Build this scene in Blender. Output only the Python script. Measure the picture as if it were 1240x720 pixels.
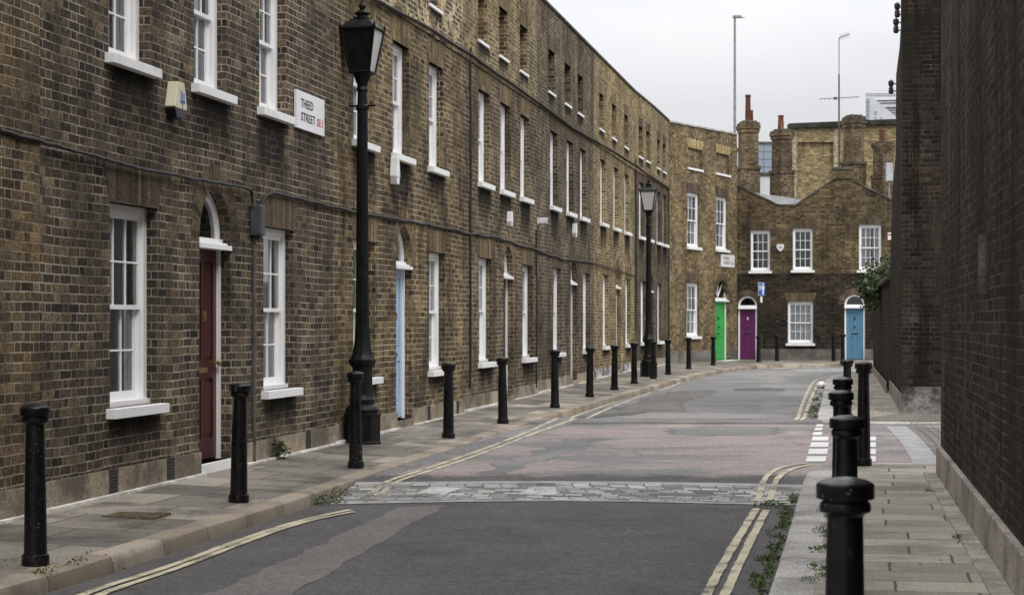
import bpy, bmesh, math, random
from mathutils import Vector, Matrix
random.seed(7)
R = math.radians
sc = bpy.context.scene
col = sc.collection
for o in list(bpy.data.objects): bpy.data.objects.remove(o)

# ------------------------------------------------------------------ camera
F = 2400.0; EYE = 1.5; HY = 390.0; CX = 620.0
cam_d = bpy.data.cameras.new('camera'); cam = bpy.data.objects.new('camera', cam_d); col.objects.link(cam)
cam.location = (0, 0, EYE); cam.rotation_euler = (R(90), 0, 0)
cam_d.sensor_width = 36; cam_d.lens = 36*F/1240; cam_d.shift_y = (HY-360)/1240
cam_d.clip_start = 0.1; cam_d.clip_end = 2000
cam_d.dof.use_dof = True; cam_d.dof.focus_distance = 24; cam_d.dof.aperture_fstop = 7.0
sc.camera = cam

# ------------------------------------------------------------------ world: overcast sky
SUN_EL, SUN_ROT = R(48), R(150)
w = bpy.data.worlds.new("World"); sc.world = w; w.use_nodes = True
nt = w.node_tree; nt.nodes.clear()
def wn(t, **k):
    n = nt.nodes.new(t)
    for a, b in k.items(): setattr(n, a, b)
    return n
L = nt.links.new
sky = wn('ShaderNodeTexSky', sky_type='NISHITA', sun_disc=False, sun_elevation=SUN_EL, sun_rotation=SUN_ROT)
sky.air_density = 1.0; sky.dust_density = 4.0; sky.ozone_density = 1.0
tc = wn('ShaderNodeTexCoord'); sep = wn('ShaderNodeSeparateXYZ'); L(tc.outputs['Generated'], sep.inputs[0])
mx = wn('ShaderNodeMath', operation='MAXIMUM'); L(sep.outputs['Z'], mx.inputs[0]); mx.inputs[1].default_value = 0
ma = wn('ShaderNodeMath', operation='MULTIPLY_ADD'); L(mx.outputs[0], ma.inputs[0]); ma.inputs[1].default_value = 17.5; ma.inputs[2].default_value = 4.45   # overcast: zenith about three times the horizon
mp = wn('ShaderNodeMapping'); mp.inputs['Scale'].default_value = (1.2, 1.2, 5.0); L(tc.outputs['Generated'], mp.inputs[0])
nz = wn('ShaderNodeTexNoise'); nz.inputs['Scale'].default_value = 2.2; nz.inputs['Detail'].default_value = 5; nz.inputs['Roughness'].default_value = .45; L(mp.outputs[0], nz.inputs['Vector'])
cr = wn('ShaderNodeValToRGB'); cr.color_ramp.elements[0].position = .3; cr.color_ramp.elements[0].color = (.78, .795, .835, 1)
cr.color_ramp.elements[1].position = .72; cr.color_ramp.elements[1].color = (1.09, 1.09, 1.10, 1); L(nz.outputs['Fac'], cr.inputs[0])
vm = wn('ShaderNodeVectorMath', operation='SCALE'); L(cr.outputs[0], vm.inputs[0]); L(ma.outputs[0], vm.inputs['Scale'])
mix = wn('ShaderNodeMix', data_type='RGBA'); mix.inputs[0].default_value = .94
L(sky.outputs[0], mix.inputs[6]); L(vm.outputs[0], mix.inputs[7])
bg = wn('ShaderNodeBackground'); bg.inputs['Strength'].default_value = 0.1; L(mix.outputs[2], bg.inputs[0])
wo = wn('ShaderNodeOutputWorld'); L(bg.outputs[0], wo.inputs[0])
sd = bpy.data.lights.new('sun', 'SUN'); sd.energy = .9; sd.angle = R(20); sd.color = (1, .96, .9)
so = bpy.data.objects.new('sun', sd); col.objects.link(so)
so.rotation_euler = (R(90)-SUN_EL, 0, -SUN_ROT+R(180)) if False else (R(42), 0, R(30))
sc.view_settings.view_transform = 'Standard'; sc.view_settings.look = 'None'
sc.view_settings.exposure = 0.48; sc.view_settings.gamma = 1
sc.cycles.use_denoising = True
sc.cycles.max_bounces = 6

# ------------------------------------------------------------------ helpers
class MB:
    """collects polygons; becomes ONE mesh object"""
    def __init__(s): s.f = []
    def poly(s, pts, m=0, uv=None): s.f.append(([Vector(p) for p in pts], m, uv))
    def box(s, x0, x1, y0, y1, z0, z1, m=0, T=None):
        c = [Vector((x, y, z)) for z in (z0, z1) for x, y in ((x0, y0), (x1, y0), (x1, y1), (x0, y1))]
        if T: c = [T(p) if callable(T) else T @ p for p in c]
        for q in ((0,1,5,4),(1,2,6,5),(2,3,7,6),(3,0,4,7),(4,5,6,7),(3,2,1,0)): s.poly([c[i] for i in q], m)
    def prism(s, poly2, y0, y1, m=0):
        """poly2 in (x,z) anticlockwise seen from -y; extruded y0..y1"""
        a = [Vector((x, y0, z)) for x, z in poly2]; b = [Vector((x, y1, z)) for x, z in poly2]
        s.poly(a, m); s.poly(b[::-1], m)
        n = len(a)
        for i in range(n):
            j = (i+1) % n; s.poly([a[j], a[i], b[i], b[j]], m)
    def lathe(s, prof, seg=20, c=(0,0,0), m=0, rmod=None, cap=True):
        rings = []
        for r, z in prof:
            ring = []
            for k in range(seg):
                a = 2*math.pi*k/seg; rr = r*(1+(rmod(a, z) if rmod else 0))
                ring.append(Vector((c[0]+rr*math.cos(a), c[1]+rr*math.sin(a), c[2]+z)))
            rings.append(ring)
        for a, b in zip(rings, rings[1:]):
            for k in range(seg):
                j = (k+1) % seg; s.poly([a[k], a[j], b[j], b[k]], m)
        if cap: s.poly(rings[0][::-1], m); s.poly(rings[-1], m)
    def tube(s, pts, r, seg=6, m=0):
        pts = [Vector(p) for p in pts]; rings = []
        for i, p in enumerate(pts):
            d = (pts[min(i+1, len(pts)-1)]-pts[max(i-1, 0)]).normalized()
            up = Vector((0,0,1)) if abs(d.z) < .9 else Vector((1,0,0))
            a = d.cross(up).normalized(); b = d.cross(a)
            rings.append([p+a*(r*math.cos(2*math.pi*k/seg))+b*(r*math.sin(2*math.pi*k/seg)) for k in range(seg)])
        for A, B in zip(rings, rings[1:]):
            for k in range(seg):
                j = (k+1) % seg; s.poly([A[k], B[k], B[j], A[j]], m)
        s.poly(rings[0], m); s.poly(rings[-1][::-1], m)
    def build(s, name, mats, parent=None, loc=None, smooth=False, bevel=0, merge=True):
        if not isinstance(mats, (list, tuple)): mats = [mats]
        me = bpy.data.meshes.new(name); V = []; FF = []; UV = []; MI = []
        for pts, m, uv in s.f:
            b = len(V); V += [tuple(p) for p in pts]; FF.append(list(range(b, b+len(pts)))); MI.append(m)
            if uv is None:
                n = Vector((0,0,0))
                for i in range(1, len(pts)-1): n += (pts[i]-pts[0]).cross(pts[i+1]-pts[0])
                n = n.normalized() if n.length > 0 else Vector((0,0,1))
                if abs(n.z) < .7:
                    t = Vector((-n.y, n.x, 0)).normalized(); uv = [(p.dot(t), p.z) for p in pts]
                else: uv = [(p.x, p.y) for p in pts]
            UV += uv
        me.from_pydata(V, [], FF)
        ul = me.uv_layers.new(name='UVMap')
        ul.data.foreach_set('uv', [c for q in UV for c in q])
        me.polygons.foreach_set('material_index', MI)
        for m in mats: me.materials.append(m)
        if merge:
            bm = bmesh.new(); bm.from_mesh(me); bmesh.ops.remove_doubles(bm, verts=bm.verts, dist=1e-5)
            if bevel:
                bmesh.ops.recalc_face_normals(bm, faces=bm.faces)
                es = [e for e in bm.edges if len(e.link_faces) == 2 and e.calc_face_angle(0) > .5]
                bmesh.ops.bevel(bm, geom=es, offset=bevel, segments=2, affect='EDGES', profile=.6, clamp_overlap=True)
            bm.to_mesh(me); bm.free()
        if smooth:
            me.polygons.foreach_set('use_smooth', [True]*len(me.polygons))
            try: me.set_sharp_from_angle(angle=R(28))
            except Exception: pass
        o = bpy.data.objects.new(name, me); col.objects.link(o)
        if parent: o.parent = parent
        if loc is not None: o.location = loc
        return o
def tag(o, label, cat, group=None, kind=None):
    if label: o['label'] = label
    if cat: o['category'] = cat
    if group: o['group'] = group
    if kind: o['kind'] = kind
    return o
def structure(o): o['kind'] = 'structure'; return o
def empty(name, loc, rz=0):
    o = bpy.data.objects.new(name, None); col.objects.link(o); o.location = loc; o.rotation_euler = (0, 0, rz)
    o.empty_display_size = .2; return o
def copy_tree(o, parent=None, kids=None):
    c = o.copy(); col.objects.link(c); c.parent = parent
    for ch in [k for k in bpy.data.objects if k.parent == o]: copy_tree(ch, c)
    return c
def rnd(a, b): return random.uniform(a, b)

# ------------------------------------------------------------------ materials
def newmat(name):
    m = bpy.data.materials.new(name); m.use_nodes = True
    return m, m.node_tree, m.node_tree.nodes['Principled BSDF']
class NB:
    def __init__(s, nt): s.nt = nt
    def n(s, t, **k):
        x = s.nt.nodes.new(t)
        for a, b in k.items(): setattr(x, a, b)
        return x
    def set(s, sock, v):
        if hasattr(v, 'is_output') or isinstance(v, bpy.types.NodeSocket): s.nt.links.new(v, sock)
        else: sock.default_value = v
    def m(s, op, a, b=0.0, c=0.0, clamp=False):
        x = s.n('ShaderNodeMath', operation=op); x.use_clamp = clamp
        s.set(x.inputs[0], a); s.set(x.inputs[1], b); s.set(x.inputs[2], c); return x.outputs[0]
    def pos(s): return s.n('ShaderNodeNewGeometry').outputs['Position']
    def mapping(s, v, scale): 
        x = s.n('ShaderNodeMapping'); s.set(x.inputs[0], v); x.inputs['Scale'].default_value = scale; return x.outputs[0]
    def noise(s, v, scale, detail=3, rough=.55):
        x = s.n('ShaderNodeTexNoise'); s.set(x.inputs['Vector'], v); x.inputs['Scale'].default_value = scale
        x.inputs['Detail'].default_value = detail; x.inputs['Roughness'].default_value = rough; return x.outputs['Fac']
    def ramp(s, f, stops, interp='LINEAR'):
        x = s.n('ShaderNodeValToRGB'); s.set(x.inputs[0], f); cr = x.color_ramp; cr.interpolation = interp
        while len(cr.elements) > 1: cr.elements.remove(cr.elements[-1])
        cr.elements[0].position = stops[0][0]; c = stops[0][1]; cr.elements[0].color = (*c, 1) if len(c) == 3 else c
        for p, c in stops[1:]:
            e = cr.elements.new(p); e.color = (*c, 1)
        return x.outputs[0]
    def smooth(s, v, a, b, lo=0., hi=1.):
        x = s.n('ShaderNodeMapRange', interpolation_type='SMOOTHSTEP'); s.set(x.inputs[0], v)
        x.inputs[1].default_value = a; x.inputs[2].default_value = b; x.inputs[3].default_value = lo; x.inputs[4].default_value = hi
        return x.outputs[0]
    def mix(s, f, a, b, mode='MIX'):
        x = s.n('ShaderNodeMix', data_type='RGBA', blend_type=mode); s.set(x.inputs[0], f)
        for i, v in ((6, a), (7, b)):
            if isinstance(v, (tuple, list)): x.inputs[i].default_value = (*v, 1) if len(v) == 3 else v
            else: s.set(x.inputs[i], v)
        return x.outputs[2]
    def grey(s, v):
        x = s.n('ShaderNodeCombineColor'); 
        for i in range(3): s.set(x.inputs[i], v)
        return x.outputs[0]
    def bump(s, h, strength, dist, P):
        x = s.n('ShaderNodeBump'); x.inputs['Strength'].default_value = strength; x.inputs['Distance'].default_value = dist
        s.set(x.inputs['Height'], h); s.nt.links.new(x.outputs[0], P.inputs['Normal'])
def g(v): return (v, v, v)

def brick_mat(name, cols, mortar, P=.3375, H=.075, flemish=True, soot=.5, sootcol=(.022,.019,.016), mw=.0100, wob=.55, tone=1.0, rotate=False, efflo=0.0, seed=0.0, diaper=False, mtone=1.25, es=1.3, blotch=.5, sat=.98, val=1.14):
    m, nt, Pn = newmat(name); b = NB(nt)
    uv = b.n('ShaderNodeTexCoord').outputs['UV']; pos = b.pos()
    s = b.n('ShaderNodeSeparateXYZ'); b.set(s.inputs[0], uv)
    u, v = s.outputs[0], s.outputs[1]
    v = b.m('ADD', v, b.m('MULTIPLY', b.m('SUBTRACT', b.noise(pos, .7, 2), .5), .045))
    if rotate: u, v = v, u
    nw = b.m('SUBTRACT', b.noise(pos, 9, 2), .5); nw2 = b.m('SUBTRACT', b.noise(b.mapping(pos, (1.3,1.3,1.3)), 14, 2), .5)
    u = b.m('ADD', u, b.m('MULTIPLY', nw, .016*wob*2)); v = b.m('ADD', v, b.m('MULTIPLY', nw2, .014*wob*2))
    vv = b.m('DIVIDE', v, H); row = b.m('FLOOR', vv); fv = b.m('SUBTRACT', vv, row)
    par = b.m('MODULO', b.m('ABSOLUTE', row), 2.0)
    uu = b.m('ADD', b.m('DIVIDE', u, P), b.m('MULTIPLY', par, .5 if flemish else .47)); cell = b.m('FLOOR', uu); f = b.m('SUBTRACT', uu, cell)
    dv = b.m('MULTIPLY', b.m('MINIMUM', fv, b.m('SUBTRACT', 1.0, fv)), H)
    if flemish:
        du = b.m('MINIMUM', b.m('MINIMUM', f, b.m('SUBTRACT', 1.0, f)), b.m('ABSOLUTE', b.m('SUBTRACT', f, .3333)))
        hd = b.m('LESS_THAN', f, .3333); idn = b.m('ADD', b.m('MULTIPLY', cell, 2.0), hd)
    else: du = b.m('MINIMUM', f, b.m('SUBTRACT', 1.0, f)); idn = cell; hd = None
    d = b.m('MINIMUM', b.m('MULTIPLY', du, P), dv)
    ed = b.m('MULTIPLY', b.m('SUBTRACT', b.noise(pos, 60, 2), .5), .006)
    brick = b.smooth(b.m('ADD', d, ed), mw*.38, mw*.72)
    cb = b.n('ShaderNodeCombineXYZ'); b.set(cb.inputs[0], idn); b.set(cb.inputs[1], row); cb.inputs[2].default_value = seed
    wnz = b.n('ShaderNodeTexWhiteNoise', noise_dimensions='3D'); b.set(wnz.inputs['Vector'], cb.outputs[0])
    rv = wnz.outputs['Value']
    # clusters of like bricks
    big = b.noise(pos, .9, 3)
    rv2 = b.m('ADD', b.m('MULTIPLY', rv, .8), b.m('MULTIPLY', b.m('SUBTRACT', big, .4), .9), clamp=True)
    if diaper: rv2 = b.m('ADD', b.m('MULTIPLY', rv2, .35), b.m('MULTIPLY', b.smooth(b.noise(pos, 4.5, 2), .42, .56), .62))
    n = len(cols); c = b.ramp(rv2, [(i/max(n-1,1)*.96+.02, tuple(x*tone for x in cc)) for i, cc in enumerate(cols)])
    mottle = b.smooth(b.noise(b.mapping(pos, (1,1,1.6)), 38, 4, .7), .28, .74, .42, 1.62)
    c = b.mix(1.0, c, b.grey(mottle), 'MULTIPLY')
    w2 = b.n('ShaderNodeTexWhiteNoise', noise_dimensions='3D'); cb2 = b.n('ShaderNodeVectorMath', operation='ADD'); b.set(cb2.inputs[0], cb.outputs[0]); cb2.inputs[1].default_value = (37.3, 11.7, 5.1); b.set(w2.inputs['Vector'], cb2.outputs[0])
    c = b.mix(1.0, c, b.grey(b.smooth(w2.outputs['Value'], 0, 1, .70, 1.38)), 'MULTIPLY')
    blo = b.m('MULTIPLY', b.smooth(b.noise(pos, 17, 4, .7), .50, .62), blotch); c = b.mix(blo, c, tuple(x*.45 for x in cols[0]))
    spot = b.smooth(b.noise(pos, 90, 2), .63, .72, 0, .55); c = b.mix(spot, c, tuple(x*1.6 for x in cols[-1]))
    mn = b.noise(pos, 2.3, 4); mc = b.mix(b.smooth(mn, .38, .60), tuple(x*.42*mtone for x in mortar), tuple(min(.6,x*mtone) for x in mortar))
    c = b.mix(brick, mc, c)
    st = b.noise(b.mapping(pos, (1.0, 1.0, .42)), 1.15, 5, .62)
    st2 = b.noise(b.mapping(pos, (5, 5, .5)), 1.0, 3, .6)
    sf = b.m('MULTIPLY', b.smooth(b.m('ADD', b.m('MULTIPLY', st, .72), b.m('MULTIPLY', st2, .28)), .46, .62), soot)
    c = b.mix(b.m('MULTIPLY', sf, b.smooth(b.noise(pos, 26, 4, .7), .3, .6, .62, 1.0)), c, sootcol)
    lt = b.smooth(b.noise(pos, .55, 5, .6), .48, .66, 0, .32); c = b.mix(lt, c, b.mix(1.0, c, (1.9, 1.75, 1.5), 'MULTIPLY'))
    if efflo:
        ef = b.noise(b.mapping(pos, (es, es, .22)), 1.0, 5, .72)
        c = b.mix(b.m('MULTIPLY', b.smooth(ef, .54, .72), efflo), c, (.13, .11, .088))
        c = b.mix(b.smooth(ef, .47, .34, 0, .8), c, (.012, .011, .010))
    hs = b.n('ShaderNodeHueSaturation'); hs.inputs['Saturation'].default_value = sat; hs.inputs['Value'].default_value = val; b.set(hs.inputs['Color'], c); c = hs.outputs[0]
    nt.links.new(c, Pn.inputs['Base Color']); Pn.inputs['Roughness'].default_value = .95; Pn.inputs['Specular IOR Level'].default_value = .06
    hgt = b.m('ADD', brick, b.m('MULTIPLY', mottle, .35)); b.bump(hgt, .8, .011, Pn)
    return m

def noisy(name, c1, c2, scale=6, rough=.7, spec=.3, bump=.2, bdist=.003, detail=5, sc3=(1,1,1), metallic=0, lo=.35, hi=.65, fine=0):
    m, nt, P = newmat(name); b = NB(nt); pos = b.pos()
    n1 = b.noise(b.mapping(pos, sc3), scale, detail, .6); c = b.mix(b.smooth(n1, lo, hi), c1, c2)
    if fine:
        fn = b.smooth(b.noise(pos, fine, 3, .7), .25, .75, .55, 1.45); c = b.mix(1.0, c, b.grey(fn), 'MULTIPLY')
    nt.links.new(c, P.inputs['Base Color']); P.inputs['Roughness'].default_value = rough
    P.inputs['Specular IOR Level'].default_value = spec; P.inputs['Metallic'].default_value = metallic
    if bump: b.bump(b.noise(pos, max(scale*6, fine), 3), bump, bdist, P)
    return m

MORT = (.33, .29, .23)
BROWN = [(.030,.024,.019), (.055,.042,.030), (.080,.057,.036), (.098,.072,.043), (.125,.088,.047)]
M = {}
M['brickA'] = brick_mat('brick_light_brown', [(.05,.04,.03), (.095,.07,.045), (.13,.095,.055), (.165,.12,.07)], (.27,.24,.19), soot=0.36, seed=1)
M['brickB'] = brick_mat('brick_dark_brown', [(.036,.030,.025), (.062,.050,.038), (.085,.066,.046), (.108,.082,.053), (.16,.122,.075)], (.27,.25,.215), soot=0.51, seed=2, tone=1.0)
M['brickC'] = brick_mat('brick_yellow_brown', [(.05,.036,.025), (.10,.072,.042), (.15,.112,.06), (.20,.152,.082)], (.36,.31,.23), soot=0.72, seed=3)
M['brickC2'] = brick_mat('brick_repointed', [(.06,.045,.04), (.10,.08,.06), (.38,.30,.17), (.48,.39,.24)], (.46,.40,.29), soot=0.12, seed=4, mw=.013, diaper=True)
M['brickD'] = brick_mat('brick_grey_brown', [(.05,.038,.028), (.09,.067,.044), (.12,.09,.055), (.155,.12,.07)], (.30,.265,.205), soot=0.72, seed=5)
M['brickD2'] = brick_mat('brick_yellow_upper', [(.09,.068,.042), (.14,.108,.062), (.19,.148,.082), (.24,.19,.105)], (.40,.345,.25), soot=0.43, seed=6)
M['brickE'] = brick_mat('brick_grey', [(.055,.045,.034), (.085,.068,.047), (.11,.086,.056), (.145,.115,.07)], (.25,.22,.175), soot=0.65, seed=7)
M['brickF'] = brick_mat('brick_yellow_stock', [(.09,.062,.034), (.16,.118,.06), (.21,.16,.08), (.26,.205,.105)], (.42,.36,.25), soot=0.36, seed=8)
M['brickG'] = brick_mat('brick_sooty', [(.045,.036,.026), (.08,.062,.042), (.105,.082,.05)], (.2,.175,.14), soot=0.58, seed=9)
M['brickJ'] = brick_mat('brick_ochre', [(.07,.052,.03), (.135,.10,.055), (.19,.142,.075), (.25,.19,.10)], (.25,.21,.15), soot=0.43, seed=10, mw=.008)
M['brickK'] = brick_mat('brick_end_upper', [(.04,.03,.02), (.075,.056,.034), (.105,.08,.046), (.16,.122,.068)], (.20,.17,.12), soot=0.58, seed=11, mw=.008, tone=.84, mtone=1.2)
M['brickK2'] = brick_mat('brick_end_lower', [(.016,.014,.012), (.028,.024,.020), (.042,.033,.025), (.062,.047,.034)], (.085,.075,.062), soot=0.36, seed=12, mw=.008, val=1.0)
M['brickR'] = brick_mat('brick_dark_warehouse', [(.020,.016,.013), (.040,.030,.022), (.062,.045,.031), (.095,.068,.045)], (.12,.103,.082), soot=0.65, seed=13, efflo=.8, tone=.85, mtone=.95, sat=1.0, val=.95, blotch=.7)
M['brickR2'] = brick_mat('brick_dark_pier', [(.018,.016,.014), (.030,.025,.021), (.046,.035,.027), (.075,.052,.036)], (.13,.115,.095), soot=0.87, seed=14, efflo=.35, tone=.8, mtone=.75, val=1.05, es=2.5)
M['brickY'] = brick_mat('brick_yellow_gable', [(.16,.122,.066), (.24,.188,.10), (.31,.245,.135)], (.30,.245,.155), soot=.22, seed=15, mw=.008)
M['brickS'] = brick_mat('brick_chimney', [(.045,.033,.023), (.085,.062,.038), (.13,.095,.055), (.17,.12,.07)], (.26,.22,.16), soot=.45, seed=16)
M['soldB'] = brick_mat('gauged_brown', [(.055,.044,.032), (.088,.068,.047), (.125,.095,.062)], (.15,.13,.105), P=.075, H=.36, flemish=False, soot=.25, mw=.006, seed=20, wob=.5)
M['soldY'] = brick_mat('gauged_yellow', [(.10,.076,.046), (.155,.118,.068), (.21,.162,.092)], (.20,.17,.12), P=.075, H=.36, flemish=False, soot=.35, mw=.006, seed=21, wob=.5)
M['soldP'] = brick_mat('gauged_pale', [(.20,.15,.07), (.34,.26,.13), (.42,.33,.17)], (.34,.28,.18), P=.075, H=.36, flemish=False, soot=.1, mw=.006, seed=22, wob=.5)
M['white'] = noisy('white_gloss_paint', (.82,.82,.825), (.86,.86,.865), 3, .38, .45, .05)
M['sillw'] = noisy('white_masonry_paint', (.66,.66,.66), (.80,.80,.80), 5, .6, .3, .15, lo=.25, hi=.5)
M['plinth'] = noisy('cement_plinth', (.13,.11,.085), (.36,.30,.225), 1.6, .9, .2, .25, fine=45)
M['plinthg'] = noisy('grey_plinth', (.10,.095,.085), (.21,.195,.17), 1.4, .9, .2, .25, fine=40)
M['plinthr'] = noisy('pinkish_cement_plinth', (.15,.13,.11), (.32,.28,.245), 1.5, .9, .2, .3, lo=.3, hi=.6, fine=35)
M['plinthw'] = noisy('whitened_plinth', (.10,.09,.08), (.50,.49,.47), 2.2, .9, .2, .25, lo=.4, hi=.6, fine=30); M['pierbase'] = noisy('salt_stained_plinth', (.045,.04,.035), (.26,.25,.235), 2.6, .9, .2, .25, lo=.42, hi=.68, fine=30)
M['fillet'] = noisy('pale_mortar_fillet', (.42,.40,.36), (.72,.70,.66), 4, .9, .2, .3)
M['coping'] = noisy('stone_coping', (.30,.29,.27), (.50,.49,.47), 3, .9, .2, .3, fine=30)
M['copingd'] = noisy('dark_stone_coping', (.045,.042,.038), (.13,.12,.10), 3, .9, .2, .3, fine=30)
M['copingm'] = noisy('weathered_coping', (.05,.045,.04), (.17,.16,.14), 2, .9, .2, .3, fine=30)
M['lead'] = noisy('lead_flashing', (.35,.36,.38), (.50,.51,.53), 3, .6, .4, .1)
M['slate'] = noisy('roof_slate', (.07,.07,.075), (.13,.13,.135), 3, .7, .3, .2)
M['vent'] = noisy('dark_vent_iron', (.045,.043,.042), (.08,.075,.07), 30, .7, .3, .2)
M['cable'] = noisy('black_cable', (.016,.015,.014), (.03,.028,.026), 10, .6, .3, 0)
M['pipe'] = noisy('grey_conduit', (.07,.068,.065), (.12,.115,.11), 8, .55, .4, 0)
M['boxgrey'] = noisy('grey_junction_box', (.055,.057,.06), (.09,.09,.095), 6, .5, .4, .05)
M['cream'] = noisy('cream_plastic', (.58,.54,.38), (.66,.62,.46), 5, .45, .4, 0)
M['plastic'] = noisy('white_plastic', (.68,.68,.68), (.78,.78,.79), 5, .45, .4, 0)
M['navy'] = noisy('dark_blue_plastic', (.01,.011,.02), (.016,.017,.03), 5, .4, .4, 0)
M['brass'] = noisy('brass', (.30,.21,.10), (.48,.36,.18), 20, .35, .5, 0, metallic=.8)
M['blackm'] = noisy('black_metal', (.010,.010,.010), (.02,.02,.02), 8, .4, .5, .1)
M['terra'] = noisy('terracotta', (.075,.032,.024), (.125,.05,.034), 4, .85, .2, .2, fine=20)
M['terrad'] = noisy('sooty_terracotta', (.05,.028,.022), (.22,.08,.045), 5, .85, .2, .2, fine=20)
M['signw'] = noisy('white_enamel', (.74,.74,.76), (.80,.80,.81), 2, .3, .5, 0)
M['signk'] = noisy('black_lettering', g(.02), g(.03), 5, .5, .3, 0)
M['signr'] = noisy('red_lettering', (.50,.06,.05), (.58,.10,.08), 9, .5, .3, 0)
M['signb'] = noisy('blue_sign_face', (.015,.10,.42), (.02,.13,.50), 2, .35, .5, 0)
M['galv'] = noisy('galvanised_steel', (.20,.205,.21), (.30,.305,.31), 5, .5, .4, 0, metallic=.3)
M['interior'] = noisy('dark_interior', (.03,.028,.026), (.05,.046,.042), 2, .9, .1, 0)
M['curtain'] = noisy('pale_curtain', (.62,.62,.62), (.78,.78,.77), 3, .9, .1, 0)
M['blind'] = noisy('grey_blind', (.36,.375,.39), (.52,.54,.56), 2, .9, .1, 0)
M['redcloth'] = noisy('dark_red_curtain', (.035,.012,.014), (.06,.02,.022), 3, .9, .1, 0)
M['bluetoy'] = noisy('blue_cushion_cloth', (.03,.10,.28), (.05,.16,.40), 6, .8, .2, 0)
def paint(name, c):
    m, nt, P = newmat(name); b = NB(nt); pos = b.pos()
    n1 = b.noise(pos, 2.5, 4); cc = b.mix(b.smooth(n1, .3, .7), tuple(x*.86 for x in c), c)
    nt.links.new(cc, P.inputs['Base Color']); P.inputs['Roughness'].default_value = .38; P.inputs['Specular IOR Level'].default_value = .4
    return m
M['red'] = paint('oxblood_door_paint', (.055,.007,.006)); M['ltblue'] = paint('pale_blue_door_paint', (.40,.53,.74))
M['dark'] = paint('black_door_paint', (.02,.02,.024)); M['green'] = paint('green_door_paint', (.055,.42,.10))
M['purple'] = paint('purple_door_paint', (.125,.018,.105)); M['teal'] = paint('steel_blue_door_paint', (.10,.235,.36))
M['grn2'] = paint('dark_green_door_paint', (.02,.05,.03))
# glass: half transparent, half mirror of the sky
m, nt2, P = newmat('window_glass'); b = NB(nt2); nt2.nodes.remove(P)
gl = b.n('ShaderNodeBsdfGlossy'); gl.inputs['Roughness'].default_value = .02; gl.inputs['Color'].default_value = (.9,.93,.96,1)
tr = b.n('ShaderNodeBsdfTransparent'); tr.inputs['Color'].default_value = (.86,.88,.89,1)
fr = b.n('ShaderNodeFresnel'); fr.inputs['IOR'].default_value = 1.5
ms = b.n('ShaderNodeMixShader'); b.set(ms.inputs[0], b.m('ADD', fr.outputs[0], .07)); nt2.links.new(tr.outputs[0], ms.inputs[1]); nt2.links.new(gl.outputs[0], ms.inputs[2])
nt2.links.new(ms.outputs[0], nt2.nodes['Material Output'].inputs[0]); M['glass'] = m
m, nt2, P = newmat('frosted_lantern_glass'); P.inputs['Base Color'].default_value = (.62,.61,.60,1); P.inputs['Roughness'].default_value = .3; P.inputs['Transmission Weight'].default_value = .25; M['lglass'] = m
# chipped black bollard paint
m, nt2, P = newmat('chipped_black_paint'); b = NB(nt2)
pos = b.n('ShaderNodeTexCoord').outputs['Object']; oi = b.n('ShaderNodeObjectInfo')
va = b.n('ShaderNodeVectorMath', operation='ADD'); b.set(va.inputs[0], pos); b.set(va.inputs[1], oi.outputs['Location']); pos = va.outputs[0]
ch = b.m('MULTIPLY', b.smooth(b.noise(pos, 55, 3, .6), .645, .69), b.m('MULTIPLY', b.smooth(b.noise(pos, 3.0, 2), .44, .60), b.smooth(oi.outputs['Random'], .35, .8, .1, 1)))
c = b.mix(ch, (.0045,.0045,.005), (.30,.29,.27)); c = b.mix(b.m('MULTIPLY', b.smooth(b.noise(pos, 24, 4), .6, .68), .35), c, (.05,.035,.028))
nt2.links.new(c, P.inputs['Base Color']); P.inputs['Specular IOR Level'].default_value = .28
b.set(P.inputs['Roughness'], b.smooth(b.noise(pos, 12, 3), .3, .7, .25, .5)); b.bump(b.noise(pos, 40, 3), .25, .003, P); M['bollard'] = m
M['lampblack'] = noisy('lamp_post_black', (.004,.004,.0045), (.010,.010,.011), 9, .45, .2, .2, .003)
M['leaf'] = noisy('weed_leaf', (.035,.06,.018), (.115,.155,.05), 30, .7, .2, 0)
M['ivy'] = noisy('ivy_leaf', (.013,.024,.009), (.06,.088,.026), 5, .6, .3, 0)
M['stem'] = noisy('ivy_stem', (.05,.04,.03), (.09,.07,.05), 20, .9, .2, 0)
M['debris'] = noisy('dry_leaf', (.08,.05,.025), (.22,.15,.07), 40, .9, .1, 0)

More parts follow.
